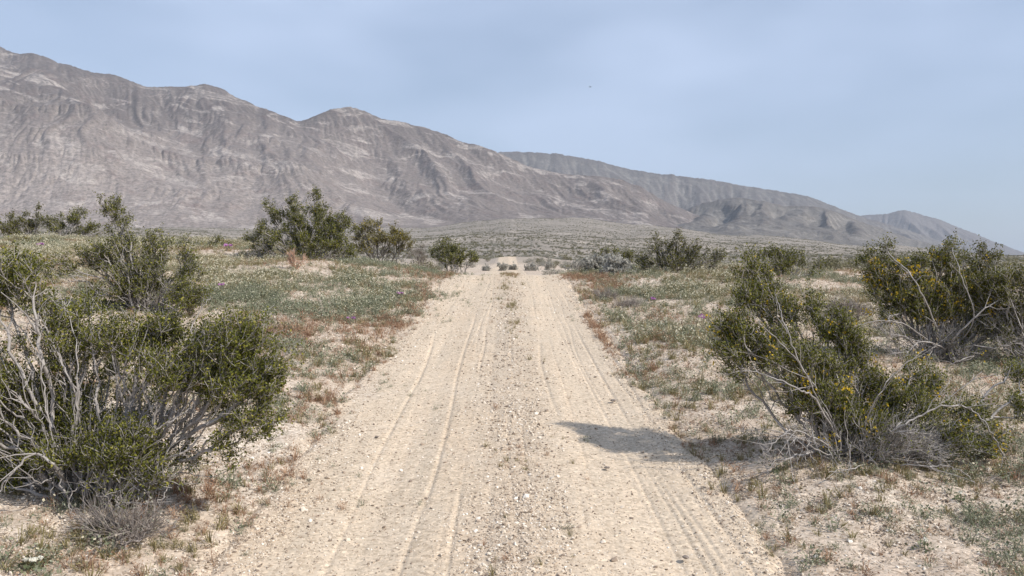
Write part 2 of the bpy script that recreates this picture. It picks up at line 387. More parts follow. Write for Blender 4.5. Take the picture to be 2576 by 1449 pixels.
# ------------------------------------------------------------------ mountains
def erode(H, cell, n, steps, seed, rate=.20, cap=6.0, evap=.02, batches=12):
    rng = np.random.default_rng(seed)
    nr, nc = H.shape; H = H.copy(); Hf = H.ravel()
    wear = np.zeros(nr * nc)
    for b in range(batches):
        p = np.stack([rng.uniform(2, nr - 3, n), rng.uniform(2, nc - 3, n)], 1)
        dirv = np.zeros((n, 2)); spd = np.ones(n); wat = np.ones(n); sed = np.zeros(n)
        for s in range(steps):
            i = p.astype(int); f = p - i
            k = i[:, 0] * nc + i[:, 1]
            h00 = Hf[k]; h01 = Hf[k + 1]; h10 = Hf[k + nc]; h11 = Hf[k + nc + 1]
            gi = (h10 - h00) * (1 - f[:, 1]) + (h11 - h01) * f[:, 1]
            gj = (h01 - h00) * (1 - f[:, 0]) + (h11 - h10) * f[:, 0]
            h = h00 * (1 - f[:, 0]) * (1 - f[:, 1]) + h01 * (1 - f[:, 0]) * f[:, 1] + h10 * f[:, 0] * (1 - f[:, 1]) + h11 * f[:, 0] * f[:, 1]
            g = np.stack([gi, gj], 1) / cell
            dirv = dirv * .25 - g * .75
            L = np.linalg.norm(dirv, axis=1) + 1e-6
            st = dirv / L[:, None]
            q = p + st
            ok = (q[:, 0] > 1) & (q[:, 0] < nr - 3) & (q[:, 1] > 1) & (q[:, 1] < nc - 3)
            q[:, 0] = np.clip(q[:, 0], 1, nr - 3); q[:, 1] = np.clip(q[:, 1], 1, nc - 3)
            i2 = q.astype(int); f2 = q - i2; k2 = i2[:, 0] * nc + i2[:, 1]
            h2 = Hf[k2] * (1 - f2[:, 0]) * (1 - f2[:, 1]) + Hf[k2 + 1] * (1 - f2[:, 0]) * f2[:, 1] + Hf[k2 + nc] * f2[:, 0] * (1 - f2[:, 1]) + Hf[k2 + nc + 1] * f2[:, 0] * f2[:, 1]
            dh = h2 - h
            c = np.maximum(-dh / cell, .01) * spd * wat * cap * cell * .1
            ero = np.where(dh > 0, -np.minimum(dh, sed), np.where(sed > c, -(sed - c) * .3, np.minimum((c - sed) * rate, -dh * .9)))
            ero = ero * ok
            sed = sed + ero
            ww = np.stack([(1 - f[:, 0]) * (1 - f[:, 1]), (1 - f[:, 0]) * f[:, 1], f[:, 0] * (1 - f[:, 1]), f[:, 0] * f[:, 1]], 1)
            idx = np.stack([k, k + 1, k + nc, k + nc + 1], 1)
            upd = np.bincount(idx.ravel(), (ww * ero[:, None]).ravel(), nr * nc)
            Hf -= upd; wear += np.maximum(upd, 0) 
            spd = np.sqrt(np.clip(spd * spd * .9 - dh / cell, .05, 9)); wat *= (1 - evap); p = q
            wat *= ok
    return Hf.reshape(nr, nc), wear.reshape(nr, nc)
def blur(A, k=1):
    for _ in range(k):
        p = np.pad(A, 1, mode='edge'); A = (A + p[2:, 1:-1] + p[:-2, 1:-1] + p[1:-1, 2:] + p[1:-1, :-2]) / 5
    return A
def screen_to_z(py, r): return EYE + r * (HZ - py) / F
def foot_line(px):
    return np.interp(px, [-600, 300, 650, 1050, 1215, 1276, 1420, 1600, 1900, 2200, 2576, 3600], [584, 584, 584, 575, 556, 549, 551, 567, 599, 627, 648, 660])
def mountain(name, label, mat, x0, x1, nc, ridges, r0, r1, nr, seed, spur, n_ero, rfoot_add=6, eps=None, sk=0., ss=1.):
    """ridges: list of (distance, [(px, py)...], depth of the dip behind it) from near to far"""
    px = np.linspace(x0, x1, nc); r = np.linspace(r0, r1, nr)
    PX, R = np.meshgrid(px, r)
    th = (PX - CX) / F
    wobx = fbm(PX / 160, R / 300, seed, 3) * 1.0
    zb = screen_to_z(foot_line(px) + rfoot_add, 1500) - 6
    H = np.tile(zb, (nr, 1))
    prev = (np.full(nc, r0), zb)
    Rw = R * (1 + .0)
    curves = []
    for (dist, pts, dip) in ridges:
        a = np.array(pts, float)
        yy = blur_1d(np.interp(px, a[:, 0], a[:, 1]), 14) + 3.0 * fbm(px / 26, px * 0, seed + 8, 4)
        rd = dist * (1 + .05 * fbm(px / 260, px * 0, seed + 5, 3))
        z = screen_to_z(yy, rd) 
        curves.append((rd, np.maximum(z, zb), dip))
    # piecewise profile
    lastr, lastz = np.full(nc, r0 * 1.0), zb
    for k, (rd, z, dip) in enumerate(curves):
        t = np.clip((R - lastr) / (rd - lastr), 0, 1)
        seg = lastz + (z - lastz) * (t ** (1.55 if k == 0 else 1.15))
        # where the next crest is not higher, keep a valley in between
        seg = seg - dip * np.sin(t * math.pi) * (1 if k else 0)
        H = np.where(R >= lastr, seg, H)
        lastr, lastz = rd, z
    t = np.clip((R - lastr) / (r1 - lastr), 0, 1.5)
    H = np.where(R > lastr, lastz - (lastz - zb + 60) * t ** 1.0 - 8 * np.minimum(t * 30, 1), H)
    rise = np.clip((H - zb) / 260, 0, 1)
    Xw = R * th; Yw = R
    # big spurs and side valleys, vanishing at the crest lines so the outline stays
    near_crest = np.ones_like(H)
    for rd, z, dip in curves[-1:]:
        near_crest = np.minimum(near_crest, np.clip(np.abs(R - rd) / (.08 * rd), 0, 1))
    wx = Xw + 75 * fbm(Xw / 420, Yw / 420, seed + 11, 3); wy = Yw + 120 * fbm(Xw / 420, Yw / 420, seed + 12, 3)
    rid = 1 - np.abs(fbm((wx + sk * wy) / (400 * ss), wy / (1500 * ss), seed + 1, 3)) * 2.4
    H = H + spur * (rid - .75) * rise * near_crest
    rid2 = 1 - np.abs(fbm((wx + sk * wy) / 110, wy / 300, seed + 2, 4)) * 2.2
    H = H + spur * .15 * (rid2 - .75) * rise * (.3 + .7 * near_crest)
    H = H + 4 * fbm(Xw / 60, Yw / 60, seed + 3, 4) * np.clip(rise * 3, 0, 1)
    rid3 = 1 - np.abs(fbm((wx + wy * .35) / 34, wy / 210, seed + 4, 3)) * 2.2
    H = H + spur * .085 * (rid3 - .7) * np.clip(rise * 2, 0, 1) * (.35 + .65 * near_crest)
    cell = float((r[1] - r[0] + np.mean(R) * (px[1] - px[0]) / F) / 2)
    H0 = H
    H, wear = erode(H, cell, n_ero, 90, seed)
    H = H * .9 + blur(H, 1) * .1
    # keep the crest silhouette at its measured outline
    rd, z, _ = curves[-1]
    top = H.max(0) if eps is None else H.max(0)
    ang = ((H - EYE) / R).max(0); want = (z - EYE) / rd
    lift = (want - blur_1d(ang, 3)) * sst(.35, 1.0, np.clip((R - r0) / (rd - r0), 0, 1)) * R
    H = H + lift
    X = R * th
    V = np.stack([X, R, H], -1).reshape(-1, 3)
    me = np_mesh(name, V, grid_faces(nr, nc), mat, smooth=True)
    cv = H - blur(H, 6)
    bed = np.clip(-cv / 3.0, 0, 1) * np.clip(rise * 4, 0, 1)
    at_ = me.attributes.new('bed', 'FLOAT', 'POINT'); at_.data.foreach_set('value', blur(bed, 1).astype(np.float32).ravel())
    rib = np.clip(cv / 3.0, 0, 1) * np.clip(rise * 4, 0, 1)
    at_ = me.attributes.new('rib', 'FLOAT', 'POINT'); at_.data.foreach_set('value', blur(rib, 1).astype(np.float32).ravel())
    o = link(name, me); prop(o, label, kind='structure')
def blur_1d(a, k):
    for _ in range(k):
        p = np.pad(a, 1, mode='edge'); a = (p[1:-1] + p[2:] + p[:-2]) / 3
    return a

NEAR = [(-700, 60), (-300, 90), (-100, 100), (-20, 105), (0, 115), (50, 140), (100, 139), (170, 167), (190, 170), (260, 190), (290, 190), (375, 222), (450, 222), (500, 216),
        (545, 217), (600, 248), (650, 268), (700, 288), (755, 309), (800, 290), (840, 277), (880, 271), (915, 280), (960, 302), (1010, 308), (1080, 327), (1130, 342), (1165, 360),
        (1210, 368), (1255, 384), (1300, 408), (1340, 424), (1420, 438), (1500, 444), (1560, 452), (1610, 470), (1660, 500), (1720, 528), (1800, 562), (1900, 592), (2100, 625), (2576, 655)]
FRONT = [(-700, 120), (-300, 170), (0, 222), (200, 266), (400, 330), (600, 386), (800, 436), (1000, 482), (1150, 515), (1300, 540), (1500, 552), (1700, 575), (2100, 630)]
mountain('mountain', 'rugged grey and mauve mountain range descending from the left with pale gullies', M_RANGE,
         -260, 2150, 800, [(2350, FRONT, 0), (3250, NEAR, 14)], 1480, 3700, 430, 3, 72, 9000, sk=.45, ss=.9)
FARK = [(900, 470), (1100, 430), (1200, 398), (1260, 383), (1330, 385), (1400, 387), (1490, 402), (1550, 417), (1600, 430), (1680, 440), (1740, 446), (1810, 458), (1880, 470),
        (1960, 482), (2030, 495), (2080, 512), (2150, 541), (2240, 566), (2350, 602), (2500, 642), (2700, 660)]
mountain('mountain', 'smooth far grey ridge sloping down behind the nearer range', M_FARR,
         1080, 2560, 420, [(5200, FARK, 0)], 3500, 5900, 200, 21, 90, 2600)
HILL = [(1250, 640), (1400, 600), (1500, 578), (1580, 562), (1660, 545), (1740, 522), (1790, 505), (1850, 498), (1900, 503), (1960, 516), (2050, 521), (2100, 533), (2150, 552), (2250, 588), (2330, 610), (2400, 628), (2576, 650)]
mountain('foothills', 'rounded dark grey-green foothills with parallel pale gullies', M_FOOT,
         1280, 2700, 460, [(3500, HILL, 0)], 1700, 4100, 260, 33, 85, 4000, sk=-.35, ss=.5)
PEAK = [(1900, 640), (2050, 565), (2130, 542), (2200, 541), (2235, 538), (2272, 528), (2300, 535), (2330, 546), (2360, 550), (2400, 568), (2450, 588), (2520, 614), (2576, 635), (2650, 652), (2900, 664)]
mountain('mountain', 'small pointed bluish mountain at the far end of the range', M_PEAK,
         1950, 2900, 320, [(7200, PEAK, 0)], 5600, 7900, 150, 44, 110, 2000)

# ------------------------------------------------------------------ haze
def haze():
    x, y0, y1, z0, z1 = 14500, -14500, 14500, -90, 1250
    V = [(sx, sy, sz) for sx in (-x, x) for sy in (y0, y1) for sz in (z0, z1)]
    Fc = np.array([[0, 1, 3, 2], [4, 6, 7, 5], [0, 4, 5, 1], [2, 3, 7, 6], [0, 2, 6, 4], [1, 5, 7, 3]])
    m = bpy.data.materials.new('haze_air'); m.use_nodes = True; t = m.node_tree
    t.nodes.remove(t.nodes['Principled BSDF'])
    v = t.nodes.new('ShaderNodeVolumePrincipled'); v.inputs['Density'].default_value = 5.5e-5
    v.inputs['Color'].default_value = (.76, .86, 1.0, 1); v.inputs['Anisotropy'].default_value = 0.0
    t.links.new(v.outputs[0], t.nodes['Material Output'].inputs['Volume'])
    prop(link('haze', np_mesh('haze', V, Fc, m)), 'thin pale blue haze over the valley', kind='stuff')
haze()

# ------------------------------------------------------------------ plants
def tubes(A, M_, B, ra, rm, rb, k):
    """three rings per edge, k sided"""
    P = np.stack([A, M_, B], 1); Rr = np.stack([ra, rm, rb], 1)
    d = B - A; d /= (np.linalg.norm(d, axis=1, keepdims=True) + 1e-9)
    up = np.where(np.abs(d[:, 2:3]) > .9, np.array([[1., 0, 0]]), np.array([[0, 0, 1.]]))
    u = np.cross(d, up); u /= (np.linalg.norm(u, axis=1, keepdims=True) + 1e-9); v = np.cross(d, u)
    an = np.arange(k) * 2 * math.pi / k
    off = u[:, None, :] * np.cos(an)[None, :, None] + v[:, None, :] * np.sin(an)[None, :, None]
    V = P[:, :, None, :] + off[:, None] * Rr[:, :, None, None]
    E = len(A); base = (np.arange(E) * 3 * k)[:, None, None]
    ri = np.arange(2)[None, :, None] * k; j = np.arange(k)[None, None, :]; j2 = (j + 1) % k
    f = np.stack([base + ri + j, base + ri + j2, base + ri + k + j2, base + ri + k + j], -1).reshape(-1, 4)
    return V.reshape(-1, 3), f
def quads(C, size, rng, asp=.55, up=None):
    """leaf shaped quads (diamonds) with random orientation"""
    n = len(C)
    a = rng.normal(size=(n, 3)); 
    if up is not None: a = a + up
    a /= np.linalg.norm(a, axis=1, keepdims=True) + 1e-9
    b = np.cross(a, rng.normal(size=(n, 3))); b /= np.linalg.norm(b, axis=1, keepdims=True) + 1e-9
    s = (size * rng.uniform(.6, 1.3, n))[:, None]
    V = np.stack([C - a * s * .5, C + b * s * asp * .5, C + a * s * .5, C - b * s * asp * .5], 1).reshape(-1, 3)
    return V, np.arange(4 * n).reshape(-1, 4)

def grow(roots, T, rng, bf=.35, arch=.25, mids=(.3, .55, .8), jit=.05):
    """balanced spanning tree from root nodes through the targets"""
    b0 = roots.mean(0)
    pts = []; 
    for f in mids:
        ff = f + rng.uniform(-.08, .08, len(T))
        sel = rng.random(len(T)) < (.35 if f < .4 else .6)
        rt = roots[rng.integers(0, len(roots), len(T))]
        P = rt + (T - rt) * ff[:, None]
        L = np.linalg.norm(T - rt, axis=1)
        P[:, 2] += arch * L * ff * (1 - ff)
        P += rng.normal(size=P.shape) * (jit * L * np.minimum(ff, 1 - ff) * 2)[:, None]
        pts.append(P[sel])
    pts = np.vstack(pts + [T]); istip = np.zeros(len(pts), bool); istip[-len(T):] = True
    nn = len(roots); tot = nn + len(pts)
    X = np.vstack([roots, pts]); par = np.full(tot, -1); pl = np.zeros(tot)
    rem = np.ones(tot, bool); rem[:nn] = False
    bestc = np.full(tot, 1e9); bestp = np.zeros(tot, int)
    for q in range(nn):
        c = np.linalg.norm(X - X[q], axis=1); u = c < bestc; bestc[u] = c[u]; bestp[u] = q
    order = []
    for _ in range(len(pts)):
        k = int(np.argmin(np.where(rem, bestc, 1e9)))
        p = bestp[k]; par[k] = p; rem[k] = False; pl[k] = pl[p] + np.linalg.norm(X[k] - X[p]); order.append(k)
        c = np.linalg.norm(X - X[k], axis=1) + bf * pl[k]; u = (c < bestc) & rem; bestc[u] = c[u]; bestp[u] = k
    tip = np.zeros(tot, bool); tip[nn:] = istip
    return X, par, np.array(order), tip
def limb_mesh(name, X, par, order, nn, rt, rmax, rng, k, mat, wob=.07, owner=None):
    rad = np.zeros(len(X)); cnt = np.zeros(len(X))
    for i in order[::-1]:
        rad[i] = max(rad[i], rt ** 2.1); rad[par[i]] += rad[i]
    r = np.minimum(np.power(np.maximum(rad, 1e-12), 1 / 2.1), rmax)
    own = np.arange(len(X))
    for i in order: own[i] = own[par[i]] if par[i] >= nn or True else i
    a = X[par[order]]; b = X[order]; L = np.linalg.norm(b - a, axis=1, keepdims=True)
    m = (a + b) / 2 + rng.normal(size=a.shape) * L * wob
    ra = np.minimum(r[par[order]], r[order] * 1.25); rb = r[order]; rm = (ra + rb) / 2
    return a, m, b, ra, rm, rb, own[order]

def bush(name, label, base, blobs, seed, leaf=.011, per=34, tiprad=.0013, rmax=.016, group=None, leafmat_=None, k=4,
         flower=0, fl_size=.011, stems=True, roots=8, rootr=.13, cat='bush', bf=.6, barkm=None, clump=.055, twig=.07, dense=1.0, tight=.030, dead=None, arch=.18):
    """blobs: (px, py, rx, ry, clumps, depth offset[, leafiness]) in view pixels at the bush's own distance"""
    rng = np.random.default_rng(seed)
    bx, by, bz = base
    print('bush', name, seed, [round(v, 2) for v in base], 'foot at', round(HZ + F * (EYE - bz) / by))
    T = []; leafy = []
    for bl in blobs:
        px, py, rx, ry, n, dy = bl[:6]; lf = bl[6] if len(bl) > 6 else 1
        y = by + dy; k_ = y / F
        n = max(1, int(n * dense))
        ns = max(1, int(round(n / 6.5))); q = rng.normal(size=(ns, 3)); q /= np.linalg.norm(q, axis=1, keepdims=True); q *= (rng.random((ns, 1)) ** .40)
        q = q[rng.integers(0, ns, n)] + rng.normal(size=(n, 3)) * (tight * F / y / np.array([rx, rx, ry]))
        cx, _, cz = at_depth(px, py, y)
        P = np.stack([cx + q[:, 0] * rx * k_, y + q[:, 1] * min(rx * k_ * .8, .6), cz + q[:, 2] * ry * k_], 1)
        T.append(P); leafy.append(np.full(n, lf))
    T = np.vstack(T); leafy = np.concatenate(leafy)
    g = ground_z(T[:, 0], T[:, 1]); T[:, 2] = np.maximum(T[:, 2], g + .03)
    an = rng.uniform(0, 2 * math.pi, roots); rr = rootr * np.sqrt(rng.random(roots))
    rx_ = bx + rr * np.cos(an); ry_ = by + rr * np.sin(an)
    roots_ = np.stack([rx_, ry_, ground_z(rx_, ry_) - .03], 1)
    X, par, order, tip = grow(roots_, T, rng, bf, arch)
    g = ground_z(X[:, 0], X[:, 1]); X[roots:, 2] = np.maximum(X[roots:, 2], g[roots:] + .01)
    off = np.array([bx, by, bz])
    root = link(name, None, loc=(bx, by, bz)); prop(root, label, cat, group)
    a, m_, b, ra, rm, rb, own = limb_mesh(name, X, par, order, roots, tiprad * 1.3, rmax, rng, k, None, .045)
    bm_ = barkm or M_BARK
    # twigs
    tp = X[roots:][tip[roots:]] if False else T
    nt_ = 5
    C = np.repeat(T, nt_, 0); lf = np.repeat(leafy, nt_)
    dr = C - off; dr /= np.linalg.norm(dr, axis=1, keepdims=True) + 1e-6
    dv = dr * .6 + rng.normal(size=C.shape) * .5 + np.array([0, 0, .5]); dv /= np.linalg.norm(dv, axis=1, keepdims=True)
    Lt = rng.uniform(.5, 1.6, len(C)) * twig
    E = C + dv * Lt[:, None]; mid = (C + E) / 2 + rng.normal(size=C.shape) * .006
    tw = tubes(C, mid, E, np.full(len(C), tiprad), np.full(len(C), tiprad * .8), np.full(len(C), tiprad * .5), 3)
    thick = np.maximum(ra, rb) > tiprad * 3.2
    def build(sel, nm):
        Vs, Fs = [], []; n0 = 0
        for mk, kk in ((sel & thick, k + 1), (sel & ~thick, 3)):
            if mk.any():
                V, f = tubes(a[mk], m_[mk], b[mk], ra[mk], rm[mk], rb[mk], kk); Vs.append(V); Fs.append(f + n0); n0 += len(V)
        if not Vs: return
        link(nm, np_mesh(nm, np.vstack(Vs) - off, np.vstack(Fs), bm_, smooth=True), root)
    if stems:
        ids, cn = np.unique(own, return_counts=True)
        for q in ids: build(own == q, 'stem')
    else: build(np.ones(len(a), bool), 'branches')
    o = link('twigs', np_mesh('twigs', tw[0] - off, tw[1], bm_), root); o['kind'] = 'stuff'
    # leaves
    keep = lf > .02
    Cl = np.repeat(C[keep], per // nt_, 0); El = np.repeat(E[keep], per // nt_, 0); ll = np.repeat(lf[keep], per // nt_)
    pk = rng.random(len(Cl)) < ll; Cl, El = Cl[pk], El[pk]
    if len(Cl):
        t = rng.uniform(.1, 1.1, (len(Cl), 1))
        P = Cl + (El - Cl) * t + rng.normal(size=Cl.shape) * clump * .22
        V, f = quads(P, leaf, rng, .62)
        o = link('foliage', np_mesh('foliage', V - off, f, leafmat_ or M_LEAF), root); o['kind'] = 'stuff'
    if flower:
        ii = rng.integers(0, len(El), flower) if len(El) else []
        # flowers gather in sprays
        hub = El[rng.integers(0, len(El), max(3, flower // 9))]
        P = hub[rng.integers(0, len(hub), flower)] + rng.normal(size=(flower, 3)) * clump * .55
        P2 = np.repeat(P, 3, 0) + rng.normal(size=(flower * 3, 3)) * fl_size * .2
        V, f = quads(P2, fl_size, rng, .7)
        o = link('flowers', np_mesh('flowers', V - off, f, M_YEL), root); o['kind'] = 'stuff'
    return root

def limbs(root, y0, lines, seed, r0=.0052, r1=.0018, twigs=5, mat=None):
    """bare limbs traced on their bush: each line is a list of (px, py, depth offset)"""
    rng = np.random.default_rng(seed); off = np.array(root.location)
    for ln in lines:
        w_ = ln[0] if isinstance(ln[0], float) else 1.0; pts = [q for q in ln if not isinstance(q, float)]
        C = np.array([at_depth(q[0], q[1], y0 + (q[2] if len(q) > 2 else -.2)) for q in pts])
        g = ground_z(C[:, 0], C[:, 1]); C[:, 2] = np.maximum(C[:, 2], g - .01)
        # smooth interpolation
        n = len(C); t = np.linspace(0, n - 1, (n - 1) * 6 + 1); i = np.minimum(t.astype(int), n - 2); f = (t - i)[:, None]
        Cp = np.vstack([2 * C[0] - C[1], C, 2 * C[-1] - C[-2]])
        P0, P1, P2, P3 = Cp[i], Cp[i + 1], Cp[i + 2], Cp[i + 3]
        P = .5 * ((2 * P1) + (-P0 + P2) * f + (2 * P0 - 5 * P1 + 4 * P2 - P3) * f ** 2 + (-P0 + 3 * P1 - 3 * P2 + P3) * f ** 3)
        P[1:-1] += rng.normal(size=(len(P) - 2, 3)) * .004
        R = np.linspace(r0, r1, len(P)) * w_
        V, F_ = tubes(P[:-1], (P[:-1] + P[1:]) / 2, P[1:], R[:-1], (R[:-1] + R[1:]) / 2, R[1:], 5)
        k = rng.integers(2, len(P) - 1, twigs)
        d = P[np.minimum(k + 1, len(P) - 1)] - P[k - 1]; d /= np.linalg.norm(d, axis=1, keepdims=True) + 1e-9
        dv = d * .7 + rng.normal(size=d.shape) * .45; L = rng.uniform(.05, .16, (twigs, 1))
        E = P[k] + dv * L; E2 = E + (dv + rng.normal(size=d.shape) * .35) * L * .8
        V2, F2 = tubes(P[k], (P[k] + E) / 2 + rng.normal(size=E.shape) * .006, E, R[k] * .6, R[k] * .5, R[k] * .4, 4)
        V3, F3 = tubes(E, (E + E2) / 2 + rng.normal(size=E.shape) * .006, E2, R[k] * .4, R[k] * .35, R[k] * .2, 3)
        link('stem', np_mesh('stem', np.vstack([V, V2, V3]) - off, np.vstack([F_, F2 + len(V), F3 + len(V) + len(V2)]), mat or M_BARK, smooth=True), root)

G_B = 'creosote bushes beside the track'
b1 = bush('creosote_bush', 'large leggy creosote bush with bare grey limbs, nearest on the left of the track', hit(235, 1262), [
    (20, 740, 80, 70, 60, .1), (70, 700, 60, 40, 30, .1), (60, 1020, 130, 90, 130, .15), (230, 1130, 140, 95, 190, .1), (30, 1150, 90, 110, 110, .1),
    (170, 900, 130, 90, 60, .2), (200, 810, 110, 40, 24, .25), (460, 830, 90, 30, 24, .1), (380, 880, 100, 60, 60, .1), (430, 930, 120, 80, 70, .0), (560, 910, 90, 60, 80, 0),
    (620, 960, 70, 60, 70, -.1), (690, 930, 35, 25, 14, -.1), (600, 860, 60, 45, 40, 0), (540, 1020, 60, 60, 28, 0), (640, 1050, 30, 50, 20, -.1), (560, 1120, 40, 40, 16, -.1),
    (320, 870, 90, 40, 40, .1), (500, 900, 80, 60, 50, .1), (170, 840, 80, 50, 40, .2), (360, 1150, 110, 60, 90, -.05), (250, 1000, 160, 80, 60, .3), (420, 1040, 120, 70, 45, .1, .12), (330, 1230, 120, 35, 40, -.2, .2),
    (-60, 1000, 90, 150, 90, 0), (120, 1000, 80, 120, 40, .1)],
    11, leaf=.0138, dense=1.2, tight=.036, per=60, tiprad=.0016, rmax=.0095, roots=11, rootr=.16, flower=22, fl_size=.016)
limbs(b1, 4.08, [
    [1.1, (240, 1262, 0), (239, 1220, -.1), (278, 1114, -.2), (311, 1070, -.2), (330, 1010, -.15)],
    [1.4, (245, 1262, 0), (261, 1231, -.15), (311, 1159, -.25), (356, 1103, -.25), (422, 1064, -.25), (483, 1020, -.2), (533, 936, -.1)],
    [.95, (200, 1255, 0), (150, 1150, -.15), (122, 1059, -.2), (111, 975, -.2), (94, 886, -.15), (33, 803, -.05), (15, 760, 0)],
    [1.0, (215, 1258, 0), (200, 1050, -.15), (172, 948, -.2), (144, 886, -.15), (117, 820, -.1), (108, 770, 0)],
    [1.0, (225, 1258, 0), (205, 1130, -.15), (192, 1048, -.2), (194, 925, -.2), (186, 836, -.1), (150, 740, 0)],
    [1.5, (190, 1250, 0), (144, 1181, -.3), (89, 1142, -.35), (33, 1187, -.4), (-5, 1242, -.4), (-20, 1270, -.4)],
    [.9, (244, 1255, -.1), (289, 1253, -.25), (356, 1268, -.3), (411, 1250, -.3), (433, 1198, -.25), (489, 1170, -.2)],
    [.7, (330, 1240, -.1), (380, 1190, -.2), (445, 1148, -.2), (489, 1159, -.2), (500, 1192, -.2), (492, 1225, -.2)],
    [.8, (430, 1000, -.1), (478, 886, -.15), (483, 825, -.15), (517, 764, -.1), (530, 745, 0)],
    [.7, (240, 1262, -.1), (200, 1225, -.3), (172, 1262, -.35), (190, 1296, -.35), (235, 1300, -.3)],
    [.7, (250, 1262, -.1), (310, 1215, -.25), (350, 1240, -.3), (330, 1290, -.35)],
    [.8, (265, 1240, -.1), (350, 1180, -.2), (450, 1110, -.2), (520, 1070, -.2), (600, 1040, -.15)],
    [.8, (262, 1250, -.1), (330, 1100, -.2), (400, 1000, -.2), (470, 960, -.15), (560, 925, -.1)],
    [.7, (150, 1190, -.2), (100, 1215, -.35), (70, 1190, -.4), (110, 1172, -.4)]], 501)
bush('creosote_bush', 'open creosote bush with a tall spindly top shoot, behind the nearest bush on the left', hit(375, 782), [
    (290, 630, 42, 45, 60, 0), (235, 645, 28, 22, 20, 0), (300, 690, 80, 45, 80, 0), (385, 640, 34, 50, 40, 0), (380, 710, 60, 50, 60, 0),
    (480, 745, 60, 32, 70, -.2), (480, 670, 40, 40, 30, 0), (160, 680, 40, 20, 20, -.2), (285, 530, 18, 28, 16, 0), (305, 565, 25, 12, 10, 0), (265, 525, 14, 10, 5, 0),
    (340, 740, 90, 30, 50, 0), (250, 760, 50, 30, 30, 0), (420, 740, 70, 30, 30, 0, .1)],
    12, leaf=.021, dense=1.8, tight=.045, per=44, tiprad=.0022, rmax=.016, roots=8, rootr=.18, flower=14, fl_size=.022, twig=.09)
bush('creosote_bush', 'full dark green creosote bush with spiky top and tangled dead base, left of the crest', stand(765, 18.3), [
    (720, 570, 65, 55, 110, 0), (800, 560, 60, 55, 110, 0), (730, 510, 18, 22, 12, 0), (800, 503, 16, 22, 14, 0), (660, 600, 40, 40, 50, 0), (690, 540, 26, 24, 18, 0), (850, 570, 45, 45, 60, -.1),
    (760, 620, 110, 32, 110, -.2), (870, 620, 35, 40, 40, 0), (640, 640, 40, 18, 26, -.3, .15), (850, 655, 70, 18, 40, -.4, .12), (740, 655, 100, 14, 40, -.3, .25)],
    13, dense=1.5, tight=.055, leaf=.034, per=40, tiprad=.0035, rmax=.02, roots=10, rootr=.35, flower=12, fl_size=.03, twig=.12, clump=.09, k=3)
bush('creosote_bush', 'yellow-green creosote bush just right of the full dark bush, left of the crest', stand(965, 20.5), [
    (930, 590, 40, 28, 50, 0), (985, 600, 40, 28, 50, 0), (1020, 615, 20, 26, 22, 0), (1000, 583, 20, 16, 12, 0), (950, 620, 60, 20, 50, 0), (905, 600, 20, 30, 20, 0)],
    14, dense=1.5, tight=.055, leaf=.036, per=34, tiprad=.0035, rmax=.018, roots=7, rootr=.3, leafmat_=M_LEAFY, twig=.12, clump=.09, k=3, flower=20, fl_size=.03)
bush('creosote_bush', 'small rounded green creosote bush where the track meets the crest', stand(1142, 22.5), [
    (1125, 630, 34, 18, 45, 0), (1160, 645, 30, 16, 45, 0), (1118, 610, 16, 10, 8, 0), (1105, 650, 20, 14, 22, 0), (1185, 655, 18, 10, 16, 0), (1140, 655, 45, 12, 36, 0)],
    15, dense=1.4, tight=.055, leaf=.038, per=34, tiprad=.0035, rmax=.014, roots=6, rootr=.25, twig=.1, clump=.08, k=3)
bush('creosote_bush', 'dark green creosote bush at the left edge of the frame below the mountain', stand(60, 26), [
    (30, 565, 50, 22, 60, 0), (85, 570, 40, 20, 40, 0), (85, 535, 24, 16, 12, 0), (50, 590, 60, 16, 40, 0), (-40, 570, 50, 25, 40, 0)],
    16, dense=1.5, tight=.055, leaf=.042, per=32, tiprad=.004, rmax=.018, roots=7, rootr=.3, leafmat_=M_LEAFD, twig=.14, clump=.1, k=3)
bush('creosote_bush', 'olive creosote bush with a squared crown, second along the left skyline', stand(180, 26), [
    (140, 565, 30, 25, 40, 0), (200, 550, 26, 20, 36, 0), (170, 580, 50, 20, 50, 0), (215, 580, 25, 22, 24, 0), (255, 590, 25, 18, 12, 0, .4)],
    17, dense=1.5, tight=.055, leaf=.042, per=32, tiprad=.004, rmax=.018, roots=7, rootr=.3, twig=.14, clump=.1, k=3)
bush('creosote_bush', 'thin sprawling creosote bush between the spindly bush and the full dark bush', stand(515, 21.5), [
    (475, 615, 16, 20, 16, 0), (540, 605, 14, 20, 16, 0), (560, 615, 22, 12, 12, 0), (500, 635, 40, 14, 30, 0, .7), (440, 640, 40, 15, 18, 0, .3), (520, 660, 40, 14, 20, -.5, .5)],
    18, tight=.055, leaf=.034, per=30, tiprad=.003, rmax=.014, roots=6, rootr=.3, twig=.12, clump=.08, k=3, flower=6, fl_size=.03)
bush('creosote_bush', 'tiny bright green creosote bush beside a purple flower on the left slope', stand(62, 22), [
    (55, 618, 26, 12, 40, 0), (80, 612, 16, 8, 16, 0), (70, 630, 18, 8, 14, 0)],
    19, tight=.055, leaf=.03, per=28, tiprad=.003, rmax=.01, roots=4, rootr=.1, leafmat_=M_LEAFY, twig=.08, clump=.07, k=3)
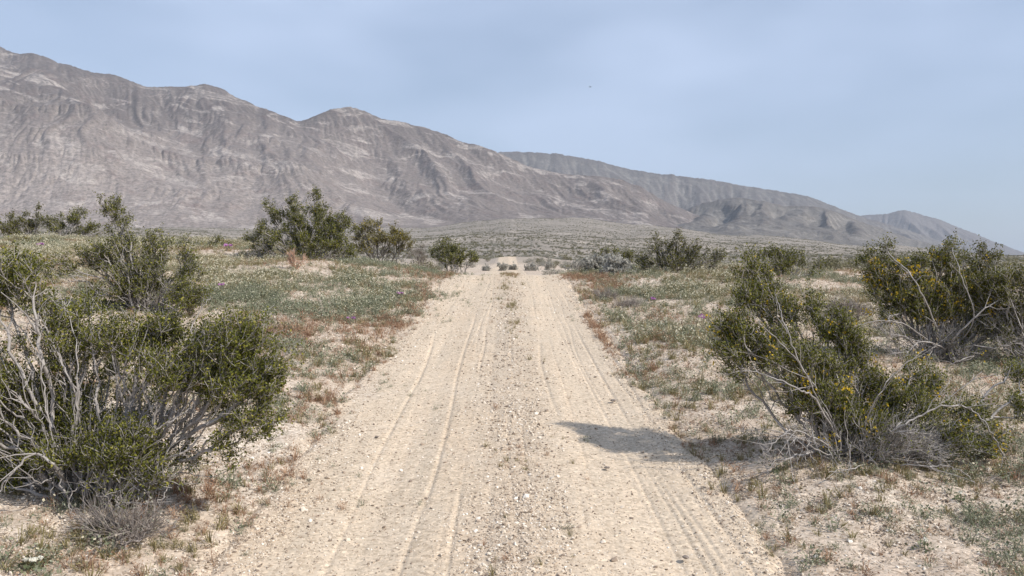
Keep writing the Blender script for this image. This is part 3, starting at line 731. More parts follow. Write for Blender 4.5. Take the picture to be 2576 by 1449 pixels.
bush('creosote_bush', 'dark creosote bush with upright forked limbs, right of the crest', stand(1690, 16.8), [
    (1655, 625, 22, 26, 24, 0), (1700, 630, 24, 26, 32, 0), (1700, 600, 14, 10, 7, 0), (1750, 640, 26, 26, 30, 0), (1800, 630, 14, 22, 12, 0), (1690, 665, 50, 24, 70, 0),
    (1640, 655, 30, 20, 30, 0), (1620, 665, 20, 14, 12, 0), (1760, 670, 40, 24, 36, 0, .6), (1690, 690, 60, 10, 20, 0, .1)],
    20, dense=1.3, tight=.055, leaf=.033, per=34, tiprad=.004, rmax=.022, roots=6, rootr=.12, leafmat_=M_LEAFD, twig=.12, clump=.08, k=3, bf=.7)
bush('creosote_bush', 'sparse creosote bush above the grey shrubs, right of the crest', stand(1560, 21), [
    (1505, 645, 16, 12, 10, 0), (1545, 640, 20, 14, 16, 0), (1570, 650, 24, 14, 20, 0), (1595, 655, 20, 14, 16, 0), (1500, 670, 14, 12, 6, 0)],
    21, tight=.055, leaf=.036, per=30, tiprad=.0035, rmax=.014, roots=5, rootr=.3, twig=.12, clump=.08, k=3)
bush('creosote_bush', 'olive creosote bush showing behind the yellow-flecked bush on the right', stand(1990, 16.5), [
    (1900, 655, 30, 18, 34, 0), (1960, 650, 36, 18, 46, 0), (2000, 665, 36, 18, 36, 0), (2045, 680, 20, 14, 14, 0), (1970, 680, 60, 16, 40, 0), (1960, 635, 20, 8, 8, 0)],
    22, tight=.055, leaf=.036, per=34, tiprad=.0035, rmax=.016, roots=7, rootr=.3, twig=.12, clump=.08, k=3)
b2 = bush('creosote_bush', 'leaning creosote bush flecked with yellow flowers, casting its shadow on the track', hit(2130, 1150), [
    (1915, 725, 45, 55, 55, .4), (1895, 690, 28, 24, 10, .4), (1940, 785, 60, 45, 55, .35), (1860, 850, 66, 60, 100, .25), (1880, 770, 60, 50, 30, .3), (1840, 910, 45, 40, 40, .15), (1950, 880, 70, 50, 70, .2),
    (2040, 790, 22, 40, 22, .2), (2110, 840, 45, 45, 80, .1), (2150, 890, 35, 35, 50, .1), (2010, 920, 80, 50, 70, 0), (2100, 960, 90, 50, 80, .1), (2060, 1010, 70, 50, 110, 0), (2110, 1060, 70, 40, 70, 0), (2210, 990, 60, 50, 60, .1),
    (2310, 960, 40, 40, 24, .2), (2340, 1010, 40, 50, 26, .1), (2430, 1050, 40, 40, 18, 0), (2480, 1090, 30, 40, 12, -.1), (2400, 1110, 40, 30, 16, -.1), (2510, 1150, 14, 30, 5, -.1, .2), (2560, 960, 50, 60, 26, .3),
    (2240, 1110, 90, 50, 150, -.1, .04), (2130, 1110, 80, 40, 80, -.1, .08), (2330, 1140, 60, 40, 60, -.1, .03), (1960, 1140, 45, 25, 12, -.3, .0), (2010, 1110, 40, 30, 14, -.2, .0), (1880, 1090, 40, 10, 4, 0, .0), (2370, 1060, 60, 40, 26, 0), (2280, 1040, 60, 40, 40, 0), (2180, 1060, 60, 40, 50, 0), (2450, 1130, 50, 30, 14, 0), (2560, 1040, 40, 50, 14, .1)],
    23, leaf=.0138, dense=1.2, per=60, tiprad=.0016, rmax=.0085, roots=12, rootr=.14, flower=900, fl_size=.014, leafmat_=M_LEAF)
limbs(b2, b2.location.y, [
    [1.1, (2120, 1145, 0), (2060, 1107, -.25), (2002, 1083, -.35), (1968, 1092, -.4), (1934, 1131, -.45), (1917, 1172, -.45)],
    [.9, (2120, 1150, 0), (2050, 1131, -.3), (2021, 1102, -.35), (1992, 1112, -.4), (1977, 1146, -.4)],
    [1.2, (2130, 1140, 0), (2050, 1005, -.2), (2011, 981, -.25), (1948, 951, -.25), (1904, 937, -.2), (1866, 927, -.2)],
    [1.0, (2130, 1130, 0), (2055, 1000, -.15), (2021, 932, -.2), (1987, 854, -.2), (1968, 796, -.1), (1950, 740, 0)],
    [1.0, (2125, 1130, 0), (2070, 1010, -.1), (2000, 900, -.15), (1930, 830, -.15), (1890, 790, -.1)],
    [1.2, (2150, 1140, 0), (2250, 1083, -.2), (2318, 1044, -.2), (2390, 1020, -.2), (2449, 1034, -.2), (2497, 1093, -.25), (2519, 1136, -.25), (2517, 1190, -.25)],
    [.8, (2160, 1130, 0), (2259, 1088, -.25), (2342, 1092, -.25)],
    [.9, (2200, 1160, -.1), (2300, 1172, -.3), (2366, 1172, -.35), (2415, 1182, -.4), (2449, 1212, -.4), (2451, 1243, -.4)],
    [.7, (2060, 1120, -.1), (1990, 1095, -.3), (1930, 1080, -.3), (1860, 1086, -.25)],
    [.8, (2130, 1160, -.1), (2140, 1120, -.35), (2139, 1180, -.4)], [.8, (2190, 1165, -.1), (2130, 1180, -.4), (2085, 1188, -.45)],
    [.9, (2150, 1130, 0), (2200, 1010, -.15), (2260, 930, -.15), (2330, 880, -.1)],
    [.7, (2040, 1125, -.2), (2045, 1090, -.35), (2030, 1130, -.4), (2055, 1165, -.42)], [.6, (2050, 1110, -.2), (2075, 1100, -.35), (2090, 1140, -.4), (2095, 1175, -.42)]], 502)
b3 = bush('creosote_bush', 'broad tall creosote bush with bright yellow sprays near the right edge', hit(2370, 905), [
    (2238, 622, 10, 12, 6, 0), (2228, 660, 22, 12, 8, 0), (2300, 672, 28, 26, 34, 0), (2370, 670, 34, 26, 40, 0), (2385, 632, 14, 10, 7, 0), (2190, 655, 22, 10, 10, 0),
    (2230, 700, 50, 35, 50, 0), (2300, 735, 60, 45, 90, 0), (2390, 725, 60, 40, 80, 0), (2440, 760, 50, 50, 60, 0), (2350, 780, 70, 50, 100, 0), (2220, 750, 40, 35, 30, 0), (2230, 800, 25, 30, 12, -.1),
    (2420, 830, 60, 50, 40, 0, .4), (2380, 870, 70, 35, 50, -.1, .08), (2470, 870, 80, 40, 50, -.1, .06), (2250, 890, 50, 16, 8, -.3, 0), (2240, 830, 40, 25, 12, -.2, .05), (2300, 850, 50, 20, 20, 0, .1), (2465, 712, 55, 36, 60, .1), (2480, 800, 60, 50, 90, 0), (2300, 780, 60, 40, 60, 0), (2420, 682, 40, 22, 26, .1), (2260, 760, 50, 30, 40, 0), (2400, 895, 110, 20, 60, -.2, .06)],
    24, leaf=.019, tight=.04, dense=1.25, per=50, tiprad=.002, rmax=.012, roots=10, rootr=.2, flower=1000, fl_size=.020, twig=.09, leafmat_=M_LEAF)
limbs(b3, b3.location.y, [
    [1.1, (2380, 895, 0), (2366, 870, -.3), (2318, 860, -.4), (2284, 885, -.45), (2270, 905, -.45)], [.9, (2380, 895, 0), (2350, 872, -.3), (2335, 900, -.4)],
    [1.0, (2370, 890, 0), (2293, 825, -.3), (2220, 806, -.4), (2147, 823, -.4)], [1.5, (2376, 893, 0), (2405, 845, -.3), (2478, 777, -.4), (2540, 740, -.3)],
    [1.2, (2380, 895, 0), (2440, 870, -.3), (2500, 876, -.4), (2570, 862, -.4)], [1.0, (2380, 900, 0), (2450, 895, -.4), (2420, 905, -.5), (2370, 930, -.5)],
    [1.1, (2380, 890, 0), (2330, 760, -.3), (2290, 690, -.3), (2240, 640, -.1), (2225, 600, 0)],
    [1.0, (2385, 890, 0), (2450, 800, -.3), (2420, 700, -.3), (2395, 625, -.1)], [.8, (2260, 790, -.2), (2235, 800, -.35), (2245, 850, -.4)]], 503, r0=.0075, r1=.003)
bush('creosote_bush', 'dense creosote bush cut by the right edge of the frame', hit(2590, 915), [
    (2490, 655, 20, 12, 14, .2), (2545, 712, 60, 36, 60, 0), (2500, 740, 50, 40, 50, 0), (2570, 770, 70, 60, 80, 0), (2640, 740, 70, 50, 60, 0), (2540, 840, 60, 50, 50, 0, .4), (2560, 890, 80, 35, 60, -.1, .08)],
    25, leaf=.020, tight=.04, dense=1.4, per=46, tiprad=.002, rmax=.012, roots=9, rootr=.2, flower=120, fl_size=.017, twig=.09, leafmat_=M_LEAFD)
# grey and dead shrubs
def dryshrub(label, base, blobs, seed, mat=None, leafy=None, cat='shrub', name='dry_shrub', **k):
    kw = dict(leaf=.03, per=12, tiprad=.003, rmax=.012, roots=9, rootr=.15, barkm=mat or M_DEAD, twig=.1, k=3, stems=True, leafmat_=leafy, cat=cat)
    kw.update(k)
    return bush(name, label, base, blobs, seed, **kw)
M_GREYL = leafmat('grey_leaf', [(0, (.19, .18, .14)), (.5, (.27, .26, .21)), (1, (.39, .37, .31))], .3, .8)
M_GREYP = leafmat('pale_grey_leaf', [(0, (.30, .29, .25)), (.5, (.42, .40, .35)), (1, (.55, .53, .47))], .4, .8)
M_GREENL = leafmat('herb_green_leaf', [(0, (.10, .12, .06)), (.5, (.16, .18, .10)), (1, (.26, .27, .17))], .2, .8)
dryshrub('pale grey dry shrub between the yellow-green bush and the small rounded bush', stand(1060, 20.5), [(1055, 645, 26, 20, 60, 0, .5), (1060, 630, 16, 16, 20, 0, .4)], 41, leafy=M_GREYL)
dryshrub('grey leafless shrub low on the flat between the two yellow-flowered bushes', hit(2140, 802), [(2110, 775, 30, 22, 50, 0, .25), (2160, 785, 36, 18, 60, 0, .2), (2090, 790, 20, 12, 16, 0, .2)], 42, leafy=M_GREYL, leaf=.022)
dryshrub('pinkish dry plant at the foot of the full dark bush', hit(745, 678), [(740, 655, 24, 18, 50, 0, .1)], 43, mat=M_PINK, leafy=M_GREYL, cat='dry plant', name='dry_plant', roots=4, rootr=.06)
for i, (lab, px, py, rx, ry) in enumerate([
    ('rounded grey shrub at the foot of the far strip of track', 1263, 681, 15, 9), ('small dark shrub beside the rounded grey one on the wash', 1290, 679, 8, 5),
    ('wide grey-green shrub on the wash right of the track', 1336, 681, 21, 8),
    ('upright dark grey shrub right of the wide wash shrub', 1377, 680, 13, 10), ('long grey shrub beyond the red patch right of the crest', 1450, 684, 28, 13),
    ('grey shrub leaning against the sparse bush right of the crest', 1505, 682, 24, 13), ('flat brown shrub on the sand left of the far track', 1221, 681, 10, 4),
    ('grey shrub under the overhang of the sparse bush', 1550, 690, 24, 9)]):
    dryshrub(lab, hit(px, py), [(px, py - ry, rx, ry, 60 + rx * 2, 0, .8), (px + rx * .3, py - ry * .7, rx * .7, ry * .7, 30, 0, .8)], 60 + i, leafy=M_GREYP, mat=M_BARK, leaf=.07, per=20, tight=.09, cat='shrub', name='grey_shrub')
for i, (lab, px, py, rx, ry) in enumerate([
    ('low dark mound of dry twigs beside the track below the dark forked bush', 1520, 748, 32, 7), ('flattened olive mat of stems left of the white stone', 1575, 770, 40, 5),
    ('dark dry tuft under the nearest bush on the left', 330, 1335, 90, 22), ]):
    h = hit(px, py + ry)
    dryshrub(lab, h, [(px, py, rx, ry, 90, 0, .3)], 80 + i, leafy=M_GREYL, leaf=.015, per=14, cat='dry twigs', name='twig_pile', tiprad=.0016, rmax=.006, roots=10, rootr=.3, bf=.1, arch=.5)

# ------------------------------------------------------------------ scattered stuff (geometry nodes instancing)
def scatter(name, label, P, scale, idx, sources, seed, tilt=.25, flat=False):
    rng = np.random.default_rng(seed)
    me = bpy.data.meshes.new(name); me.vertices.add(len(P)); me.vertices.foreach_set('co', P.astype(np.float32).ravel())
    rot = np.stack([rng.normal(size=len(P)) * tilt, rng.normal(size=len(P)) * tilt, rng.uniform(0, 6.28, len(P))], 1)
    for nm, ty, fld, dat in (('rot', 'FLOAT_VECTOR', 'vector', rot), ('siz', 'FLOAT_VECTOR', 'vector', scale), ('idx', 'INT', 'value', idx)):
        a = me.attributes.new(nm, ty, 'POINT'); a.data.foreach_set(fld, np.asarray(dat, np.int32 if ty == 'INT' else np.float32).ravel())
    o = link(name, me); prop(o, label, kind='stuff')
    c = bpy.data.collections.new(name + '_kinds')
    for k, s in enumerate(sources):
        ob = bpy.data.objects.new(f'{name}_kind{k}', s); c.objects.link(ob)
    g = bpy.data.node_groups.new(name, 'GeometryNodeTree')
    g.interface.new_socket('Geometry', in_out='INPUT', socket_type='NodeSocketGeometry'); g.interface.new_socket('Geometry', in_out='OUTPUT', socket_type='NodeSocketGeometry')
    gi = g.nodes.new('NodeGroupInput'); go = g.nodes.new('NodeGroupOutput')
    iop = g.nodes.new('GeometryNodeInstanceOnPoints'); ci = g.nodes.new('GeometryNodeCollectionInfo')
    ci.inputs[0].default_value = c; ci.inputs[1].default_value = True; ci.inputs[2].default_value = True
    iop.inputs['Pick Instance'].default_value = True
    def na(nm, ty):
        n = g.nodes.new('GeometryNodeInputNamedAttribute'); n.data_type = ty; n.inputs[0].default_value = nm; return n.outputs[0]
    L = g.links.new
    L(gi.outputs[0], iop.inputs['Points']); L(ci.outputs[0], iop.inputs['Instance'])
    L(na('rot', 'FLOAT_VECTOR'), iop.inputs['Rotation']); L(na('siz', 'FLOAT_VECTOR'), iop.inputs['Scale']); L(na('idx', 'INT'), iop.inputs['Instance Index'])
    L(iop.outputs[0], go.inputs[0])
    md = o.modifiers.new('scatter', 'NODES'); md.node_group = g
    return o
def blades(rng, n, h, wd, spread, curve=.5):
    an = rng.uniform(0, 6.28, n); r = rng.uniform(0, spread * .4, n)
    B = np.stack([r * np.cos(an), r * np.sin(an), np.zeros(n) - .005], 1)
    out = np.stack([np.cos(an), np.sin(an), np.zeros(n)], 1) * (rng.uniform(.3, 1, n) * spread)[:, None]
    hh = (rng.uniform(.5, 1.1, n) * h)[:, None]
    T = B + out + np.array([0, 0, 1]) * hh
    M_ = B + out * .35 + np.array([0, 0, 1]) * hh * .6
    s = np.stack([-np.sin(an), np.cos(an), np.zeros(n)], 1) * wd
    V = np.stack([B - s, B + s, M_ + s * .8, M_ - s * .8, T], 1).reshape(-1, 3)
    k = np.arange(n)[:, None] * 5
    return V, k + np.array([[0, 1, 2, 3]]), k + np.array([[3, 2, 4]]), T
def tuft(seed, n, h, wd, spread, mats, leaves=0, lsize=.01, tops=0, tsize=.006, lm=1, tm=2):
    rng = np.random.default_rng(seed)
    V, q, t, T = blades(rng, n, h, wd, spread)
    Vs = [V]; Fq = [q]; mi = [np.zeros(len(q)), np.zeros(len(t))]; n0 = len(V); fl = [q, t]
    if leaves:
        P = np.stack([rng.normal(size=leaves) * spread * .45, rng.normal(size=leaves) * spread * .45, rng.uniform(.05, .85, leaves) * h], 1)
        V2, f2 = quads(P, lsize, rng, .5); Vs.append(V2); fl.append(f2 + n0); n0 += len(V2); mi.append(np.full(len(f2), lm))
    if tops:
        P = T[rng.integers(0, len(T), tops)] + rng.normal(size=(tops, 3)) * .003
        P = np.repeat(P, 2, 0)
        V2, f2 = quads(P, tsize, rng, .9); Vs.append(V2); fl.append(f2 + n0); n0 += len(V2); mi.append(np.full(len(f2), tm))
    return np_mesh('tuft', np.vstack(Vs), fl, mats, np.concatenate(mi))
M_RED = leafmat('red_annual', [(0, (.20, .105, .065)), (.5, (.30, .175, .11)), (1, (.44, .30, .20))], .2, .9)
M_OLV = leafmat('olive_annual', [(0, (.14, .125, .055)), (.5, (.22, .19, .09)), (1, (.34, .28, .15))], .2, .9)
M_SAGE = leafmat('sage_herb', [(0, (.13, .145, .085)), (.5, (.215, .225, .145)), (1, (.36, .36, .27))], .2, .9)
M_CREAM = leafmat('cream_flower', [(0, (.60, .54, .38)), (1, (.76, .72, .58))], .2, .9)
M_TAN = leafmat('tan_litter', [(0, (.34, .24, .16)), (1, (.52, .41, .30))], .2, .9)
tm_ = [M_RED, M_OLV, M_SAGE, M_CREAM, M_TAN]
src_red = [tuft(s, 16, .055, .0016, .045, [M_RED, M_RED, M_TAN], 18, .010, 6, .007) for s in range(3)]
src_olv = [tuft(s + 10, 20, .065, .0016, .045, [M_OLV, M_OLV, M_TAN], 22, .010, 4, .007) for s in range(3)]
src_sage = [tuft(s + 20, 10, .07, .0016, .06, [M_SAGE, M_SAGE, M_CREAM], 46, .014, 2, .009) for s in range(3)]
src_cream = [tuft(s + 30, 12, .09, .0013, .05, [M_OLV, M_SAGE, M_CREAM], 26, .012, 7, .010) for s in range(3)]
src_tan = [tuft(s + 40, 12, .035, .0016, .05, [M_TAN, M_RED, M_TAN], 10, .009, 0) for s in range(2)]
SRC = src_red + src_olv + src_sage + src_cream + src_tan     # 0-2,3-5,6-8,9-11,12-13

def sample_fan(n, r0, r1, rng, pw=1.0, amax=.70):
    """points in the wedge the camera looks along; pw 1 = even in log range, 2 = even per area"""
    u = rng.random(n)
    r = r0 * (r1 / r0) ** u if pw == 1 else np.sqrt(r0 ** 2 + u * (r1 ** 2 - r0 ** 2))
    a = rng.uniform(-amax, amax, n)
    return r * np.sin(a), r * np.cos(a), r
patches = []      # (x, y, rx, ry, kind, strength)
for px, py, rx, ry, kd, s in [
    (560, 1230, 130, 60, 0, 1.0), (620, 1190, 70, 35, 0, .8), (540, 1290, 170, 50, 0, .6), (120, 1390, 220, 60, 1, .9), (60, 1400, 150, 40, 0, .8), (330, 1350, 150, 40, 1, .8),
    (1960, 1210, 160, 40, 0, .7), (1900, 1150, 90, 30, 1, 1.), (2100, 1195, 200, 28, 1, 1.), (2350, 1200, 200, 30, 1, .8), (1920, 1005, 80, 25, 1, 1.), (1770, 1020, 60, 10, 0, .8),
    (800, 1010, 40, 35, 0, .9), (700, 975, 40, 16, 0, .9), (820, 960, 40, 20, 0, .5), (980, 810, 55, 40, 0, 1.), (1050, 745, 30, 16, 0, .6), (820, 840, 110, 30, 0, .6), (1115, 695, 30, 10, 0, .8),
    (620, 850, 120, 40, 0, .6), (1490, 700, 55, 11, 0, 1.), (1540, 725, 40, 12, 0, .8), (1680, 790, 30, 12, 0, .6), (1640, 810, 30, 10, 0, .9), (1620, 945, 50, 12, 0, .8), (1720, 915, 80, 14, 0, .7),
    (1690, 895, 110, 22, 1, .8), (1560, 765, 50, 12, 1, .9), (1600, 700, 90, 26, 2, 1.2), (1650, 770, 130, 24, 2, .8), (1760, 740, 160, 40, 3, .8), (920, 770, 60, 22, 2, 1.3), (600, 750, 40, 18, 2, 1.1),
    (850, 720, 220, 30, 2, .7), (650, 700, 220, 30, 3, .7), (1000, 690, 120, 20, 2, .7), (1484, 805, 7, 16, 0, 1.), (1500, 832, 8, 18, 0, 1.), (1519, 860, 9, 18, 0, 1.), (1540, 892, 10, 18, 0, .8), (1280, 965, 50, 5, 0, .5), (1270, 720, 10, 20, 1, .6), (1290, 800, 12, 40, 1, .35), (2450, 1230, 120, 40, 1, .7), (2350, 1320, 200, 50, 2, .5),
    (2180, 1330, 60, 40, 2, .7), (2260, 1290, 80, 20, 1, .5), (2080, 1290, 90, 30, 0, .35), (2200, 1420, 150, 30, 2, .5), (150, 640, 200, 25, 3, .8), (100, 670, 150, 20, 0, .5), (450, 680, 120, 25, 3, .6), (1360, 1400, 50, 60, 1, .3), (1415, 1330, 25, 30, 2, .4)]:
    x, y, z = hit(px, py)
    ex = rx / F * y
    y2 = hit(px, py - ry)[1]; y1 = hit(px, py + ry)[1]
    patches.append((x, (y1 + y2) / 2, ex, max((y2 - y1) / 2, .12), kd, s))
def cover():
    rng = np.random.default_rng(5)
    n = 340000
    x, y, r = sample_fan(n, 2.6, 30, rng, 2)
    # thin out with distance in an even way, thick where the photograph is thick
    d = x - road_x(y)
    W = np.zeros((5, n))
    nz = lambda s, sc, o=4: fbm(x / sc, y / sc, s, o)
    far = sst(4, 9, r)
    side = np.where(np.abs(d) > 1.22 + .30 * nz(2, 1.2), 1.0, 0)
    inner = sst(1.1, 1.9, np.abs(d) + .5 * nz(3, .6))
    W[0] = side * (.015 + .17 * sst(.05, .35, nz(71, 1.1)) * (.6 + .4 * far))
    W[1] = side * (.02 + .22 * sst(.08, .4, nz(72, .9)) * (.6 + .4 * far))
    W[2] = side * inner * (.008 + (.55 * sst(-.05, .3, nz(73, 1.6))) * (.22 + .78 * far))
    W[3] = side * inner * (.004 + .50 * sst(-.05, .3, nz(74, 2.0)) * (.08 + .92 * far))
    W[4] = side * (.07 + .10 * sst(-.1, .3, nz(75, .7)))
    for (cx, cy, ex, ey, kd, s) in patches:
        g = np.exp(-(((x - cx) / ex) ** 2 + ((y - cy) / ey) ** 2) * 1.1) * (.55 + .9 * sst(-.2, .35, nz(90 + kd, .35, 3)))
        W[kd] += g * s * 1.1
        for o in range(5):
            if o != kd: W[o] *= (1 - .55 * np.clip(g * s, 0, 1))
    # centre strip of the track
    cs = np.exp(-((d - .08) / .22) ** 2) * sst(-.05, .4, nz(80, .5))
    W[1] += (np.abs(d) < 1.1) * cs * .20; W[0] += (np.abs(d) < 1.1) * cs * .13; W[4] += (np.abs(d) < 1.1) * cs * .18
    W *= np.clip(.85 + r * .006, 0, 1.1)
    pt = .18 + 1.05 * sst(-.12, .22, nz(85, .6, 4)); W[:4] *= pt; W[2:4] *= .45 + .7 * sst(-.3, .2, nz(86, 2.6, 3))
    nr_ = side * (1 - sst(6, 10, r)) * (.4 + .9 * sst(-.3, .3, nz(88, .5, 4)))
    W[0] += .06 * nr_; W[1] += .09 * nr_; W[2] += .07 * nr_; W[4] += .07 * nr_
    tot = W.sum(0); u = rng.random(n); keep = u < np.clip(tot, 0, 1)
    cw = np.cumsum(W / np.maximum(tot, 1e-9), 0); t = rng.random(n)
    kind = (t > cw).sum(0).clip(0, 4)
    x, y, r, kind, d = x[keep], y[keep], r[keep], kind[keep], d[keep]
    z = surf_z(x, y)
    sc = rng.choice([.45, .7, 1.0, 1.3], len(x), p=[.35, .3, .22, .13]) * rng.uniform(.8, 1.2, len(x)) * np.where(r < 8, 1, 1.25) * np.where(r < 7, 1.05, 1.15)
    sc = np.where(np.abs(d) < 1.15, sc * .6, sc)
    lo = np.array([0, 3, 6, 9, 12])[kind]; cnt = np.array([3, 3, 3, 3, 2])[kind]
    idx = lo + (rng.random(len(x)) * cnt).astype(int)
    P = np.stack([x, y, z], 1); SC = np.stack([sc, sc, sc * rng.uniform(.6, 1.2, len(x))], 1)
    names = [('dry_annuals', 'reddish brown dried annual plants in patches along the track edges', src_red), ('dry_grass', 'olive brown tufts of grass-like annuals under the bushes', src_olv),
             ('green_herbs', 'low grey-green herbs covering the sand beside the track', src_sage), ('cream_wildflowers', 'low herbs dotted with cream flower heads', src_cream),
             ('plant_litter', 'tan scraps of dry stems strewn over the sand', src_tan)]
    print('cover', len(x), np.bincount(kind))
    for k, (nm, lb, sr) in enumerate(names):
        m = kind == k
        scatter(nm, lb, P[m], SC[m], (rng.random(m.sum()) * len(sr)).astype(int), sr, 100 + k)
cover()

def stone_mesh(name, seed, mat, rough=.25, sub=1):
    import bmesh
    bm = bmesh.new(); bmesh.ops.create_icosphere(bm, subdivisions=sub, radius=1)
    rg = random.Random(seed)
    for v in bm.verts:
        v.co *= 1 + rg.uniform(-rough, rough); v.co.z *= .65
    me = bpy.data.meshes.new(name); bm.to_mesh(me); bm.free(); me.materials.append(mat); return me
def stonemat(name, stops):
    m = MT(name); r = m.n('ShaderNodeObjectInfo').outputs['Random']; m.color(m.ramp(r, stops), .85); return m.m
M_PEB = stonemat('pebble', [(0, (.17, .13, .10)), (.25, (.34, .265, .20)), (.55, (.54, .45, .35)), (.88, (.63, .55, .45)), (1, (.78, .72, .64))])
def gravel():
    rng = np.random.default_rng(8); n = 480000
    x, y, r = sample_fan(n, 2.8, 17, rng, 1, .66)
    d = x - road_x(y)
    dens = np.where(np.abs(d) > 1.05, .85, .20)
    dens = dens + 0.50 * np.exp(-((d - .08 - .10 * fbm(y / 1.5, y * 0, 61, 3)) / .22) ** 2) * (.45 + .9 * sst(-.3, .3, fbm(x / .4, y / 1.2, 62, 3))) + .25 * np.exp(-((d + 1.05) / .2) ** 2)
    dens *= .55 + .6 * sst(-.3, .3, fbm(x / .8, y / .8, 66, 3))
    k = rng.random(n) < dens * .62
    x, y, r = x[k], y[k], r[k]
    s = .0031 * rng.lognormal(0, .45, len(x)) * np.clip((r / 4.0) ** .55, .8, 2.2)
    s = s * np.where(np.abs(d[k] - .08) < .28, 1.25, 1); s = np.minimum(s, .018)
    P = np.stack([x, y, surf_z(x, y) + s * .2], 1)
    SC = np.stack([s * rng.uniform(.8, 1.5, len(x)), s, s * rng.uniform(.6, 1.1, len(x))], 1)
    print('gravel', len(x))
    scatter('gravel', 'coarse pale grit and pebbles strewn over the sand and the track', P, SC, rng.integers(0, 4, len(x)), [stone_mesh('pebble', q, M_PEB, .22, 1) for q in range(4)], 9, .5)
gravel()

# far shrubs
def shrub_mesh(seed, nleaf, size, mat, twigs=24):
    rng = np.random.default_rng(seed)
    q = rng.normal(size=(nleaf, 3)); q /= np.linalg.norm(q, axis=1, keepdims=True); q *= rng.random((nleaf, 1)) ** .3
    lob = rng.normal(size=(5, 3)) * [.28, .28, .10]
    P = q * [.36, .36, .30] + lob[rng.integers(0, 5, nleaf)]; P[:, 2] = np.abs(P[:, 2] + .34)
    V, f = quads(P, size, rng, .75)
    an = rng.uniform(0, 6.28, twigs); T = np.stack([np.cos(an) * .5, np.sin(an) * .5, rng.uniform(.2, .65, twigs)], 1) * rng.uniform(.6, 1.1, (twigs, 1))
    A = np.zeros((twigs, 3)) + [0, 0, -.03]; V2, f2 = tubes(A, (A + T) / 2 + rng.normal(size=A.shape) * .03, T, np.full(twigs, .010), np.full(twigs, .007), np.full(twigs, .004), 3)
    return np_mesh('shrub', np.vstack([V, V2]), [f, f2 + len(V)], [mat, M_DEAD], np.concatenate([np.zeros(len(f)), np.ones(len(f2))]))
def far_shrubs():
    rng = np.random.default_rng(15)
    M_OLVL = leafmat('olive_shrub_leaf', [(0, (.13, .125, .07)), (.5, (.20, .185, .11)), (1, (.30, .275, .18))], .3, .8)
    grey = [shrub_mesh(s, 420, .085, M_GREYL) for s in range(3)]
    olive = [shrub_mesh(s + 9, 420, .085, M_OLVL) for s in range(3)]
    x, y, r = sample_fan(1100, 24, 125, rng, 2, .64)
    d = np.abs(x - road_x(y)); z = ground_z(x, y)
    wash = (y > 50) & (y < 96) & (d < 5 - (y - 50) * .06) 
    left_hide = (x < -2) & (y < 34)
    ok = (d > 2.4) & ~wash & ~left_hide & (fbm(x / 9, y / 9, 50, 3) > -.25)
    m2 = 90; x[:m2] = rng.uniform(2.6, 15, m2) * rng.choice([-1, 1], m2) - .6; y[:m2] = rng.uniform(88, 135, m2); r[:m2] = np.hypot(x[:m2], y[:m2]); z[:m2] = ground_z(x[:m2], y[:m2]); ok[:m2] = True; r_ = r.copy(); r_[:m2] = 1
    # only those standing clear of the near crest
    vis = np.ones(len(x), bool)
    for i in np.where(ok)[0]:
        t = np.linspace(.08, .97, 40); hh = ground_z(x[i] * t, y[i] * t); los = EYE + (z[i] + .45 - EYE) * t
        vis[i] = (hh < los).all()
    ok &= vis
    ii = np.where(ok)[0]; ii = ii[np.argsort(r_[ii])][:298]
    print('individual shrubs', len(ii), 'out to', r[ii].max() if len(ii) else 0)
    for j in ii:
        g = rng.random() < .6
        me = (grey if g else olive)[rng.integers(0, 3)]
        o = link('grey_shrub' if g else 'olive_shrub', me, loc=(x[j], y[j], z[j]))
        s = rng.uniform(.4, .95) * (1.1 if g else 1.15); o.scale = (s * rng.uniform(.9, 1.3), s, s * rng.uniform(.7, 1.1)); o.rotation_euler = (0, 0, rng.uniform(0, 6.28))
        prop(o, 'small grey-green desert shrub scattered on the flats beyond the crest' if g else 'small olive desert shrub scattered on the flats beyond the crest', 'shrub',
             'grey shrubs scattered beyond the crest' if g else 'olive shrubs scattered beyond the crest')
    rmax = r[ii].max()
    fg = [shrub_mesh(s + 30, 70, .26, M_GREYL, 4) for s in range(3)] + [shrub_mesh(s + 40, 70, .26, M_OLVL, 4) for s in range(3)]
    x1, y1, r1 = sample_fan(38000, rmax, 500, rng, 2, .66); x2, y2, r2 = sample_fan(80000, 480, 1600, rng, 2, .66)
    x, y, r = (np.concatenate(q) for q in ((x1, x2), (y1, y2), (r1, r2)))
    ok = (np.abs(x - road_x(y)) > 2.5) | (y > 128)
    ok &= fbm(x / 60, y / 60, 51, 4) > -.18 - .3 * rng.random(len(x))
    x, y, r = x[ok], y[ok], r[ok]
    s = rng.lognormal(0, .35, len(x)) * np.where(r < 480, .48, .66)
    scatter('far_shrubs', 'grey and olive shrubs dotting the distant fan below the mountains', np.stack([x, y, ground_z(x, y)], 1), np.stack([s, s, s * .85], 1), rng.integers(0, 6, len(x)), fg, 16, .05)
    print('far shrubs', len(x))
far_shrubs()

